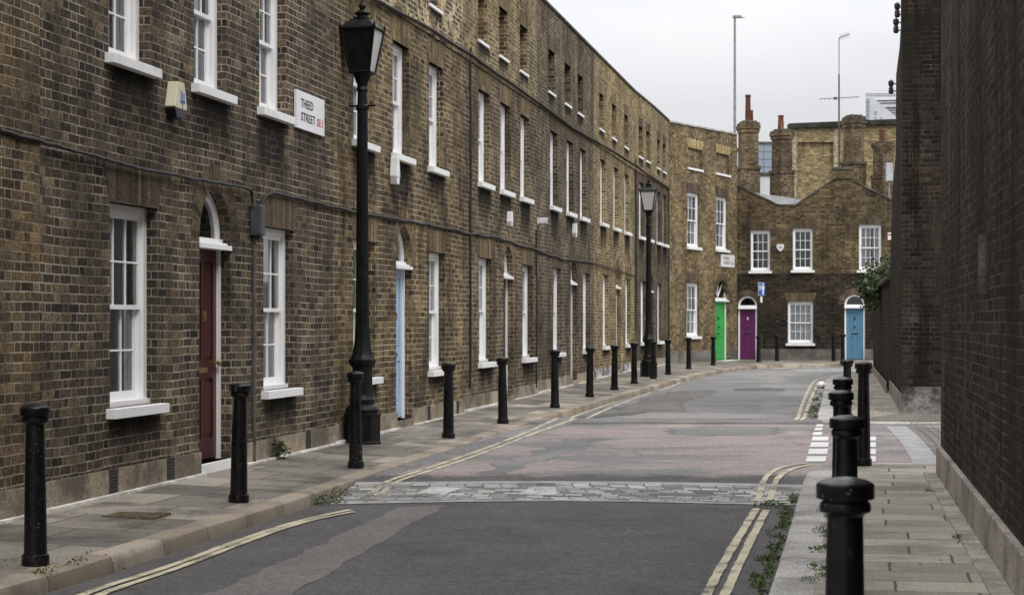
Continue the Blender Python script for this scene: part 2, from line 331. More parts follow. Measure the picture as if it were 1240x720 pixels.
def asphalt(name, base, var, patchcol=None, ps=.5, lo=.5, hi=.6, stretch=(1,1,1), grit=75):
    m, nt, P = newmat(name); b = NB(nt); pos = b.pos()
    n1 = b.noise(pos, 1.1, 5, .6); c = b.mix(b.smooth(n1, .3, .7), base, var)
    if patchcol:
        n2 = b.noise(b.mapping(pos, stretch), ps, 5, .55); c = b.mix(b.smooth(n2, lo, hi), c, patchcol)
    gr = b.smooth(b.noise(pos, grit, 4, .8), .3, .7, .5, 1.55); c = b.mix(1.0, c, b.grey(gr), 'MULTIPLY')
    g2 = b.smooth(b.noise(pos, 22, 4, .75), .3, .7, .74, 1.28); c = b.mix(1.0, c, b.grey(g2), 'MULTIPLY')
    sp = b.smooth(b.noise(pos, 60, 1), .66, .74, 0, .6); c = b.mix(sp, c, (.30,.28,.26))
    ck = b.n('ShaderNodeTexVoronoi', feature='DISTANCE_TO_EDGE'); b.set(ck.inputs['Vector'], b.mapping(pos, (1,1,1)))
    ck.inputs['Scale'].default_value = .38
    wv = b.n('ShaderNodeVectorMath', operation='ADD'); nn = b.n('ShaderNodeTexNoise'); nn.inputs['Scale'].default_value = 2.2; nn.inputs['Detail'].default_value = 5; b.set(nn.inputs['Vector'], pos)
    b.set(wv.inputs[0], pos); b.set(wv.inputs[1], nn.outputs['Color']); b.set(ck.inputs['Vector'], wv.outputs[0])
    crk = b.m('MULTIPLY', b.smooth(ck.outputs['Distance'], .0, .012, 1, 0), b.smooth(b.noise(pos, .5, 2), .48, .58))
    c = b.mix(b.m('MULTIPLY', crk, .4), c, (.012,.012,.012))
    oil = b.smooth(b.noise(b.mapping(pos, (1,.6,1)), .8, 4, .6), .56, .70, 0, .35); c = b.mix(oil, c, tuple(x*.45 for x in base))
    nt.links.new(c, P.inputs['Base Color']); b.set(P.inputs['Roughness'], .86); P.inputs['Specular IOR Level'].default_value = .25
    b.bump(b.m('SUBTRACT', gr, b.m('MULTIPLY', crk, 2.0)), .5, .006, P); return m
M['asphalt'] = asphalt('dark_asphalt', (.082,.078,.077), (.108,.103,.10))
M['asphalt_pale'] = asphalt('pale_asphalt', (.135,.127,.12), (.17,.16,.15))
M['asphalt_pink'] = asphalt('pinkish_asphalt', (.265,.222,.21), (.315,.265,.25), (.19,.182,.177), .7, .47, .60, (.7,1.0,1))
M['asphalt_far'] = asphalt('worn_grey_asphalt', (.155,.152,.149), (.185,.182,.177), (.23,.222,.212), .35, .5, .56)
M['tar'] = asphalt('fresh_tar_patch', (.085,.083,.082), (.11,.107,.105))
def road_paint(name, c, wear=.5, wl=.5):
    m, nt, P = newmat(name); b = NB(nt); pos = b.pos()
    n = b.m('ADD', b.m('MULTIPLY', b.noise(pos, 3.0, 5, .7), .6), b.m('MULTIPLY', b.noise(pos, 40, 3, .7), .4))
    cc = b.mix(b.smooth(n, wl, wl+.13, 0, 1), c, (.10,.095,.085)); cc = b.mix(b.smooth(b.noise(pos, 1.4, 3), .4, .7, 0, .3), cc, tuple(x*.5 for x in c))
    nt.links.new(cc, P.inputs['Base Color']); P.inputs['Roughness'].default_value = .8; return m
M['yline'] = road_paint('worn_yellow_paint', (.54,.485,.34), wl=.475)
M['wline'] = road_paint('white_road_paint', (.62,.62,.60), wl=.56)
M['wworn'] = road_paint('worn_white_paint', (.50,.50,.48), wl=.47)
def slab_mat(name, P_, H_, cols, mortar, mw=.012, grit=60, soot=.3, seed=0, off=.5, rj=.3):
    m, nt, Pn = newmat(name); b = NB(nt)
    uv = b.n('ShaderNodeTexCoord').outputs['UV']; pos = b.pos(); s = b.n('ShaderNodeSeparateXYZ'); b.set(s.inputs[0], uv)
    wob = b.m('MULTIPLY', b.m('SUBTRACT', b.noise(pos, 5, 2), .5), .02); u = b.m('ADD', s.outputs[0], wob); v = b.m('ADD', s.outputs[1], wob)
    vv = b.m('DIVIDE', v, H_); row = b.m('FLOOR', vv); fv = b.m('SUBTRACT', vv, row)
    rw = b.n('ShaderNodeTexWhiteNoise', noise_dimensions='1D'); b.set(rw.inputs['W'], b.m('ADD', row, seed+.5))
    uu = b.m('ADD', b.m('DIVIDE', u, P_), b.m('ADD', b.m('MULTIPLY', b.m('MODULO', b.m('ABSOLUTE', row), 2.0), off), b.m('MULTIPLY', rw.outputs['Value'], rj)))
    cell = b.m('FLOOR', uu); f = b.m('SUBTRACT', uu, cell)
    d = b.m('MINIMUM', b.m('MULTIPLY', b.m('MINIMUM', f, b.m('SUBTRACT', 1.0, f)), P_), b.m('MULTIPLY', b.m('MINIMUM', fv, b.m('SUBTRACT', 1.0, fv)), H_))
    br = b.smooth(b.m('ADD', d, b.m('MULTIPLY', b.m('SUBTRACT', b.noise(pos, 30, 3), .5), mw)), mw*.3, mw)
    cb = b.n('ShaderNodeCombineXYZ'); b.set(cb.inputs[0], cell); b.set(cb.inputs[1], row); cb.inputs[2].default_value = seed
    wz = b.n('ShaderNodeTexWhiteNoise', noise_dimensions='3D'); b.set(wz.inputs['Vector'], cb.outputs[0])
    n = len(cols); c = b.ramp(wz.outputs['Value'], [(i/max(n-1,1), cc) for i, cc in enumerate(cols)])
    gr = b.smooth(b.noise(pos, grit, 3, .7), .25, .75, .62, 1.38); c = b.mix(1.0, c, b.grey(gr), 'MULTIPLY')
    big = b.smooth(b.noise(pos, 1.3, 5, .65), .42, .68, 0, soot); c = b.mix(big, c, (.05,.045,.038))
    c = b.mix(br, mortar, c)
    nt.links.new(c, Pn.inputs['Base Color']); Pn.inputs['Roughness'].default_value = .85; Pn.inputs['Specular IOR Level'].default_value = .25
    b.bump(b.m('ADD', br, b.m('MULTIPLY', gr, .2)), .6, .008, Pn); return m
M['york'] = slab_mat('york_stone_paving', .62, .85, [(.15,.137,.118), (.19,.173,.147), (.24,.218,.18), (.38,.345,.28)], (.07,.062,.05), soot=.75, seed=3)
M['york2'] = slab_mat('york_stone_paving_right', .78, .45, [(.235,.215,.175), (.28,.255,.205), (.32,.29,.235), (.38,.345,.28)], (.07,.062,.05), soot=.45, seed=5)
M['sett'] = slab_mat('granite_setts', .17, .11, [(.12,.115,.11), (.24,.235,.225), (.36,.35,.335), (.55,.54,.52)], (.13,.125,.112), mw=.014, soot=.5, seed=7, rj=.9)
M['settsm'] = slab_mat('small_setts', .12, .12, [(.14,.13,.115), (.20,.185,.165), (.24,.225,.20)], (.06,.055,.045), mw=.014, soot=.3, seed=8)
M['kerb'] = slab_mat('worn_granite_kerb', .95, 5.0, [(.25,.205,.155), (.31,.26,.20), (.37,.32,.255)], (.10,.09,.07), mw=.009, grit=120, soot=.55, seed=9, off=0)
M['kerbr'] = slab_mat('grey_granite_kerb', .95, 5.0, [(.34,.325,.295), (.40,.38,.35), (.45,.43,.40)], (.12,.11,.095), mw=.010, grit=38, soot=.55, seed=10, off=0)
M['granite'] = noisy('pale_granite', (.25,.245,.24), (.36,.355,.35), 4, .85, .25, .3, fine=90)
M['ground'] = noisy('ground_earth', (.10,.095,.085), (.14,.13,.12), .5, .95, .1, 0)

def soft(key, amp=.5):
    m = M[key].copy(); m.name = M[key].name+'_worn_edge'; nt = m.node_tree; b = NB(nt); P = nt.nodes['Principled BSDF']; out = nt.nodes['Material Output']
    sp = b.n('ShaderNodeSeparateXYZ'); b.set(sp.inputs[0], b.n('ShaderNodeTexCoord').outputs['UV']); u, v = sp.outputs[0], sp.outputs[1]
    e = b.m('MINIMUM', b.m('MINIMUM', u, b.m('SUBTRACT', 1.0, u)), b.m('MINIMUM', v, b.m('SUBTRACT', 1.0, v)))
    n1 = b.m('SUBTRACT', b.noise(b.pos(), 2.2, 6, .7), .5); n2 = b.m('SUBTRACT', b.noise(b.pos(), 45, 2), .5)
    f = b.smooth(b.m('ADD', b.m('ADD', e, b.m('MULTIPLY', n1, amp)), b.m('MULTIPLY', n2, .12)), .04, .12)
    t = b.n('ShaderNodeBsdfTransparent'); x = b.n('ShaderNodeMixShader'); b.set(x.inputs[0], f); nt.links.new(t.outputs[0], x.inputs[1]); nt.links.new(P.outputs[0], x.inputs[2]); nt.links.new(x.outputs[0], out.inputs[0]); return m
for k_ in ('asphalt_far', 'asphalt_pale', 'tar', 'wworn'): M[k_+'_s'] = soft(k_)
M['asphalt_pink_s'] = soft('asphalt_pink', .10)

m, nt2, P = newmat('soot_runs'); b = NB(nt2); out = nt2.nodes['Material Output']; P.inputs['Base Color'].default_value = (.018,.016,.014,1); P.inputs['Roughness'].default_value = .95; P.inputs['Specular IOR Level'].default_value = .1
sp = b.n('ShaderNodeSeparateXYZ'); b.set(sp.inputs[0], b.n('ShaderNodeTexCoord').outputs['UV']); u, v = sp.outputs[0], sp.outputs[1]
e1 = b.m('MINIMUM', u, b.m('SUBTRACT', 1.0, u)); n1 = b.m('SUBTRACT', b.noise(b.mapping(b.pos(), (3,3,.9)), 1.6, 5, .7), .5)
f = b.m('MULTIPLY', b.smooth(b.m('ADD', e1, b.m('MULTIPLY', n1, .35)), .0, .22), b.smooth(b.m('ADD', v, b.m('MULTIPLY', n1, 1.1)), .1, 1.0))
f = b.m('MULTIPLY', f, b.smooth(b.noise(b.pos(), 30, 3, .7), .3, .6, .55, .9))
t_ = b.n('ShaderNodeBsdfTransparent'); x_ = b.n('ShaderNodeMixShader'); b.set(x_.inputs[0], f); nt2.links.new(t_.outputs[0], x_.inputs[1]); nt2.links.new(P.outputs[0], x_.inputs[2]); nt2.links.new(x_.outputs[0], out.inputs[0]); M['soot'] = m

# ------------------------------------------------------------------ terrain functions
def sstep(a, b, x):
    t = min(1, max(0, (x-a)/(b-a))); return t*t*(3-2*t)
def zg(Y): return .15*min(1, max(0, (Y-24)/28))            # the street climbs a little
def zroad(X, Y):
    up = sstep(17.7, 19.3, Y)*(1-sstep(30.6, 32.0, Y)); return zg(Y)-.11+.085*up
def unp(px, py, road=False, dz=0.0):
    Y = 30.0
    for _ in range(60):
        X = (px-CX)/F*Y; z = (zroad(X, Y) if road else zg(Y))+dz; Yn = (EYE-z)*F/(py-HY); Y = .5*Y+.5*Yn
    return Vector(((px-CX)/F*Y, Y, (zroad((px-CX)/F*Y, Y) if road else zg(Y))+dz))
def ray(px, py, Y): return Vector(((px-CX)/F*Y, Y, EYE-(py-HY)/F*Y))
def on_line(p0, p1, px):
    """distance u along p0->p1 where the vertical plane through pixel column px cuts it, and Y"""
    k = (px-CX)/F; dx, dy = p1[0]-p0[0], p1[1]-p0[1]
    t = (k*p0[1]-p0[0])/(dx-k*dy); Ln = math.hypot(dx, dy); return t*Ln, p0[1]+t*dy
def resample(pts, step):
    out = [Vector(pts[0])]
    for a, b2 in zip(pts, pts[1:]):
        a = Vector(a); b2 = Vector(b2); n = max(1, int((b2-a).length/step))
        for i in range(1, n+1): out.append(a.lerp(b2, i/n))
    return out
def smoothline(pts, it=2):
    pts = [Vector(p) for p in pts]
    for _ in range(it):
        q = [pts[0]]
        for a, b2 in zip(pts, pts[1:]): q += [a.lerp(b2, .25), a.lerp(b2, .75)]
        q.append(pts[-1]); pts = q
    return pts
def offs(pts, d):
    """offset a 2D polyline to its right (looking along it)"""
    out = []
    for i, p in enumerate(pts):
        t = (pts[min(i+1, len(pts)-1)]-pts[max(i-1, 0)]); t = Vector((t.x, t.y, 0)).normalized()
        out.append(Vector((p.x+t.y*d, p.y-t.x*d, p.z)))
    return out

# wall nodes of the left terrace
def WL(Y): return -3.25+.178*(Y-17.2)
def node(px):
    k = (px-CX)/F; Y = 6.3116/(.178-k); return (WL(Y), Y)
nA0 = (WL(8.5), 8.5); nB = node(44); nC = node(405); nD = node(560); nE = node(650); nF = node(719)
nG = (3.345, 54.2); nH = (4.18, 58.3); nJ = (4.92, 62.2); nK = (7.80, 68.4); nL = None
def px_at(px, Y): return ((px-CX)/F*Y, Y)
nK = px_at(892.5, 68.6); nM = px_at(1019, 68.0); nN = px_at(1165, 67.2)

# ------------------------------------------------------------------ ground, roads, pavements
gb = MB(); gb.poly([(-400,-60,-.4), (400,-60,-.4), (400,700,-.4), (-400,700,-.4)]); structure(gb.build('ground', M['ground']))
def grid_xy(x0, x1, y0, y1, step, zf, dz=0):
    mb = MB(); nx = max(1, int((x1-x0)/step)); ny = max(1, int((y1-y0)/step))
    P = [[Vector((x0+(x1-x0)*i/nx, y0+(y1-y0)*j/ny, 0)) for i in range(nx+1)] for j in range(ny+1)]
    for r_ in P:
        for p in r_: p.z = zf(p.x, p.y)+dz
    for j in range(ny):
        for i in range(nx): mb.poly([P[j][i], P[j][i+1], P[j+1][i+1], P[j+1][i]])
    return mb
structure(grid_xy(-8, 30, -6, 66.0, .25, zroad).build('road', M['asphalt']))
def sheet(name, L1, L2, mat, dz, n=10, uvm=False, jag=0.0, step=.25, soft=False):
    """strip between two polylines (resampled to the same count), lying dz over the road"""
    A = [Vector((p[0], p[1], 0)) for p in L1]; B = [Vector((p[0], p[1], 0)) for p in L2]
    def param(P, t):
        ls = [0]
        for a, b2 in zip(P, P[1:]): ls.append(ls[-1]+(b2-a).length)
        d = t*ls[-1]
        for i in range(len(P)-1):
            if d <= ls[i+1] or i == len(P)-2: return P[i].lerp(P[i+1], (d-ls[i])/max(1e-6, ls[i+1]-ls[i]))
    ln = sum((b2-a).length for a, b2 in zip(A, A[1:])); N = max(2, int(ln/step)); mb = MB(); rows = []
    for i in range(N+1):
        a = param(A, i/N); b2 = param(B, i/N)
        a = a+Vector((rnd(-jag, jag), rnd(-jag, jag), 0)); b2 = b2+Vector((rnd(-jag, jag), rnd(-jag, jag), 0))
        rr = []
        for j in range(n+1):
            p = a.lerp(b2, j/n); p.z = zroad(p.x, p.y)+dz; rr.append(p)
        rows.append(rr)
    W = (B[0]-A[0]).length
    for i in range(N):
        for j in range(n):
            q = [rows[i][j], rows[i][j+1], rows[i+1][j+1], rows[i+1][j]]
            uv = [(i*ln/N, j*W/n), (i*ln/N, (j+1)*W/n), ((i+1)*ln/N, (j+1)*W/n), ((i+1)*ln/N, j*W/n)] if uvm else ([(i/N, j/n), (i/N, (j+1)/n), ((i+1)/N, (j+1)/n), ((i+1)/N, j/n)] if soft else None)
            mb.poly(q, 0, uv)
    return structure(mb.build(name, mat))
U = lambda px, py: unp(px, py, True)
# far grey carriageway, pink table, pale strips
sheet('asphalt_patch', [(-2.5, 29.6), (10.5, 29.6)], [(-2, 66), (29, 66)], M['asphalt_far'], .003, n=60, jag=.05)
sheet('asphalt_patch', [(-3.2, 18.7), (13, 18.7)], [(-1.5, 30.1), (14, 29.9)], M['asphalt_pink_s'], .004, n=60, soft=True)
sheet('asphalt_patch', [U(408, 588), U(480, 562), U(560, 540), U(640, 516), U(735, 488)], [U(452, 583), U(520, 563), U(588, 545), U(690, 515), U(760, 492)], M['asphalt_far_s'], .006, soft=True, n=4, jag=.03)
sheet('asphalt_patch', [U(560, 578), U(640, 548), U(700, 528)], [U(590, 579), U(680, 551), U(745, 529)], M['asphalt_far_s'], .006, soft=True, n=4, jag=.12)
sheet('asphalt_patch', [U(800, 519), U(860, 515), U(960, 517)], [U(805, 527), U(870, 529), U(962, 527)], M['asphalt_far_s'], .006, soft=True, n=3, jag=.10)
sheet('asphalt_patch', [U(735, 500), U(775, 483), U(825, 472)], [U(830, 500), U(832, 486), U(880, 472)], M['asphalt_pale_s'], .006, soft=True, n=6, jag=.12)
sheet('asphalt_patch', [U(885, 471), U(930, 469), U(955, 471)], [U(890, 473.5), U(930, 473), U(952, 474)], M['tar_s'], .007, soft=True, n=3, jag=.14)
sheet('asphalt_patch', [U(690, 505), U(740, 500), U(800, 498)], [U(692, 507.5), U(740, 504), U(800, 501)], M['tar_s'], .007, soft=True, n=3, jag=.14)
sheet('asphalt_patch', [U(215, 735), U(370, 668), U(484, 614)], [U(330, 735), U(440, 668), U(540, 611)], M['asphalt_pale'], .003, n=5, jag=.03)
# cobbled ramp with granite edges
cl0, cl1 = U(396, 611), U(972, 612); cm = U(660, 605)
fl0, fl1 = U(432, 584), U(972, 587); fm = U(690, 582)
near_e = smoothline([cl0, cm, cl1], 2); far_e = smoothline([fl0, fm, fl1], 2)
def band(A, B, t0, t1): return [a.lerp(b2, t0) for a, b2 in zip(A, B)], [a.lerp(b2, t1) for a, b2 in zip(A, B)]
a_, b_ = band(near_e, far_e, 0.09, .88); sheet('cobbled_ramp', b_, a_, M['sett'], .007, n=12, uvm=True, step=.2)
a_, b_ = band(near_e, far_e, 0, .09); sheet('granite_edging', a_, b_, M['granite'], .006, n=2, jag=.008)
a_, b_ = band(near_e, far_e, .88, 1.0); sheet('granite_edging', a_, b_, M['granite'], .006, n=2, jag=.008)
# white wear on the cobbles
for c0 in (((495, 603), (520, 588), (560, 590), (545, 604)), ((612, 601), (650, 588), (680, 590), (678, 601))):
    q = [U(*p) for p in c0]; sheet('worn_white_marking', [q[0], q[1]], [q[3], q[2]], M['wworn_s'], .010, soft=True, n=4, jag=.06)

# kerbs and pavements
KL = [(-4.1, 4.5), (-3.25, 9.3)] + [unp(x, y)[:2] for x, y in ((0, 709.5), (135, 672), (261, 632), (380, 596), (440, 575), (500, 556), (560, 537), (640, 509.5), (700, 492), (782, 469), (842, 453), (882, 445.5), (923, 441.2))] + [(10.6, 65.1), (14, 64.6), (30, 64)]
KL = smoothline([Vector((x, y, 0)) for x, y in KL], 2)
def kerb_mesh(line, width, side, name, mat, h=.14, r=.03):
    """line = top edge on the road side; body extends `width` to the pavement side (side=+1 right, -1 left)"""
    P = resample(line, .35); mb = MB(); u = 0; rows = []
    prof = [(-.028, -h), (-.020, -.045), (-.010, -.012), (.012, .002), (width, .003)]
    for i, p in enumerate(P):
        if i: u += (p-P[i-1]).length
        t = (P[min(i+1, len(P)-1)]-P[max(i-1, 0)]); t = Vector((t.x, t.y, 0)).normalized(); nn = Vector((t.y, -t.x, 0))*side
        z0 = zg(p.y)
        rows.append(([Vector((p.x, p.y, z0+dz+rnd(-.003, .003)))+nn*(d+rnd(-.003, .003)) for d, dz in prof], u))
    for (a, ua), (b2, ub) in zip(rows, rows[1:]):
        for j in range(len(prof)-1):
            q = [a[j], b2[j], b2[j+1], a[j+1]]; uv = [(ua, j*.1), (ub, j*.1), (ub, j*.1+.1), (ua, j*.1+.1)]
            if side > 0: q = q[::-1]; uv = uv[::-1]
            mb.poly(q, 0, uv)
    return structure(mb.build(name, mat, smooth=True))
kerb_mesh(KL, .17, -1, 'kerb', M['kerb'])
KLi = offs(KL, -.17)
WLN = [(-5.4, 4.5), nA0, nB, nC, nD, nE, nF, nG, nH, nJ, nK, nM, nN, (30, 67)]
def pave(name, K, W, mat, cross=.05, n=6, step=.5, top=0.003):
    K = [Vector((p[0], p[1], 0)) for p in K]; W = [Vector((p[0], p[1], 0)) for p in W]
    def cum(P):
        l = [0]
        for a, b2 in zip(P, P[1:]): l.append(l[-1]+(b2-a).length)
        return l
    ck = cum(K)
    mb = MB(); rows = []; N = int(ck[-1]/step)
    # pair by nearest point on the wall, monotone
    Wd = resample(W, .05); j = 0
    Kd = resample(K, .05); idx = [min(len(Kd)-1, int(i*len(Kd)/N)) for i in range(N+1)]
    for q, i in enumerate(idx):
        p = Kd[i]; best = j; bd = 1e9
        for jj in range(j, min(len(Wd), j+60)):
            d = (Wd[jj]-p).length
            if d < bd: bd = d; best = jj
        j = best; w_ = Wd[j]; rr = []
        for k in range(n+1):
            pt = p.lerp(w_, k/n); pt.z = zg(pt.y)+top+cross*k/n+rnd(-.002, .002); rr.append(pt)
        rows.append((rr, i*.05, (w_-p).length))
    for (a, ua, wa), (b2, ub, wb) in zip(rows, rows[1:]):
        for k in range(n):
            mb.poly([a[k], a[k+1], b2[k+1], b2[k]][::-1], 0, [(wa*k/n, ua), (wa*(k+1)/n, ua), (wb*(k+1)/n, ub), (wb*k/n, ub)][::-1])
    return structure(mb.build(name, mat, smooth=True))
pave('pavement', KLi, WLN, M['york'])

KR = [(-1.5, -5), (.35, 5.0)] + [unp(x, y)[:2] for x, y in ((933, 720), (952.5, 658), (970, 595.6), (976, 576))] + [(3.10, 20.5), (3.5, 21.05), (4.2, 21.25), (9.0, 21.4)]
KRs = smoothline([Vector((x, y, 0)) for x, y in KR], 2)
kerb_mesh(KRs, .24, 1, 'kerb', M['kerbr'])
def WR(Y): return 4.22+.165*(Y-19.5)
KRi = offs(KRs, .24)
def flat_poly_pave(name, poly, mat, top=.004, step=.6, rot=R(-10), cross=0):
    bm = bmesh.new(); vs = [bm.verts.new((p[0], p[1], 0)) for p in poly]; f = bm.faces.new(vs); bmesh.ops.triangulate(bm, faces=[f])
    c, s_ = math.cos(rot), math.sin(rot); ul = bm.loops.layers.uv.new('UVMap')
    for v in bm.verts: v.co.z = zg(v.co.y)+top
    for ff in bm.faces:
        if ff.normal.z < 0: ff.normal_flip()
        for l in ff.loops: x, y = l.vert.co.x, l.vert.co.y; l[ul].uv = (x*c+y*s_, -x*s_+y*c)
    me = bpy.data.meshes.new(name); bm.to_mesh(me); bm.free(); me.materials.append(mat)
    o = bpy.data.objects.new(name, me); col.objects.link(o); return structure(o)
flat_poly_pave('pavement', [(p.x, p.y) for p in KRi]+[(9.0, 19.7), (WR(19.6)+.0, 19.6), (WR(-4), -4), (WR(-6), -6)], M['york2'])
# second right-hand pavement beyond the side street
KR2 = [(9.5, 29.2), (5.5, 29.15)] + [(4.75, 29.25), (4.55, 29.7)] + [unp(x, y)[:2] for x, y in ((994, 493), (998, 473), (1001, 458))] + [(8.35, 51.6), (9.3, 52.2), (30, 53)]
KR2 = smoothline([Vector((x, y, 0)) for x, y in KR2], 2)
kerb_mesh(KR2, .24, 1, 'kerb', M['kerbr'])
K2i = offs(KR2, .24)
def WR2(Y): return 6.26+.166*(Y-31.8)
flat_poly_pave('pavement', [(p.x, p.y) for p in K2i]+[(30, 50), (WR2(51)+.3, 51), (WR2(31.8)+.2, 32.0), (9.4, 32.0)], M['york2'])
flat_poly_pave('cobbled_strip', [(5.2, 29.5), (9.4, 29.5), (9.4, 31.6), (6.1, 31.6), (5.4, 30.2)], M['settsm'], top=.009)
# curved granite channel in the side street
cg = smoothline([unp(x, y, True) for x, y in ((1098, 517), (1112, 528), (1124, 541), (1133, 552), (1141, 563), (1150, 580))], 2)
sheet('granite_channel', cg, offs(cg, .30), M['granite'], .010, n=2, jag=.004)
sheet('cobbled_channel', cg, offs(cg, -1.6), M['settsm'], .009, n=8, uvm=True)

def stripe(name, px, width, mat, dz=.009, jag=.005):
    L0 = smoothline([U(*p) for p in px], 2); L0 = resample(L0, .2); return sheet(name, offs(L0, -width/2), offs(L0, width/2), mat, dz, n=1, jag=jag, step=.15)
Lp = [(-40, 786), (100, 718.5), (200, 689), (300, 650.5), (365, 630), (424, 617.5)]
stripe('yellow_line', Lp, .062, M['yline']); stripe('yellow_line', [(x+21*(1-(x/520)), y+1+.5*(x < 200)) for x, y in Lp[:-1]]+[(428, 620)], .062, M['yline'])
stripe('yellow_line', [(466, 585), (510, 570), (560, 553), (640, 523), (690, 506), (730, 492), (782, 474)], .06, M['yline'])
stripe('yellow_line', [(476, 586), (519, 571), (568, 555), (648, 524), (696, 507.5), (738, 493.5), (788, 475.5)], .06, M['yline'])
stripe('yellow_line', [(795, 471), (822, 461), (850, 452.5), (868, 448)], .06, M['yline'])
stripe('yellow_line', [(800, 472.5), (828, 462), (856, 453), (872, 449)], .06, M['yline'])
stripe('yellow_line', [(838, 752), (860, 712), (885, 666), (916, 616)], .062, M['yline'])
stripe('yellow_line', [(862, 752), (882, 712), (903, 666), (928, 618)], .062, M['yline'])
stripe('yellow_line', [(917, 607), (923, 588), (930, 575), (946, 565.5), (980, 561)], .058, M['yline'], .012)
stripe('yellow_line', [(932, 607), (937, 590), (944, 577), (958, 568.5), (982, 563)], .058, M['yline'], .012)
stripe('yellow_line', [(964, 509), (969, 496), (976, 478), (983, 464), (990, 459.5), (1001, 457)], .06, M['yline'])
stripe('yellow_line', [(971, 509), (977, 496), (984, 478), (990, 466), (995, 462), (1002, 459.5)], .06, M['yline'])
M['yfaint'] = road_paint('almost_worn_off_yellow_paint', (.42,.38,.29), wl=.40)
stripe('yellow_line', [(440, 606), (452, 596), (466, 585)], .06, M['yfaint']); stripe('yellow_line', [(452, 607), (463, 597), (476, 586)], .06, M['yfaint'])
# zebra-like blocks on the table
for a0, a1, y0, y1 in ((976,1001,553,559.5), (978.5,1003,544,550.5), (981,1004,536,541.8), (983,1004,529,534), (984,996,523.5,527.3), (986,996.5,518.3,521.5), (988,997.5,514.2,516.8)):
    sheet('crossing_block', [U(a0-.5, y1), U(a0+1.5, y0)], [U(a1-1.5, y1), U(a1, y0)], M['wline'], .011, n=1)
for y0, y1 in ((553,559.5), (544,550.5), (536,541.8), (529,534)):
    sheet('crossing_block', [U(1050, y1), U(1050, y0)], [U(1060.5, y1), U(1060.5, y0)], M['wline'], .011, n=1)
stripe('white_line', [(1060, 531.5), (1100, 531.3), (1146, 532)], .07, M['wline'])
for pts in (((925, 443.6), (955, 443.2), (990, 443.4)), ((935, 446.2), (960, 445.6)), ((985, 444.5), (1003, 444.2)), ((960, 448.4), (985, 447.8), (1000, 447.2)), ((1004, 447.0), (1034, 446.6)), ((1000, 441.8), (1035, 441.6))):
    stripe('white_line', pts, .55, M['wworn'], jag=.02)

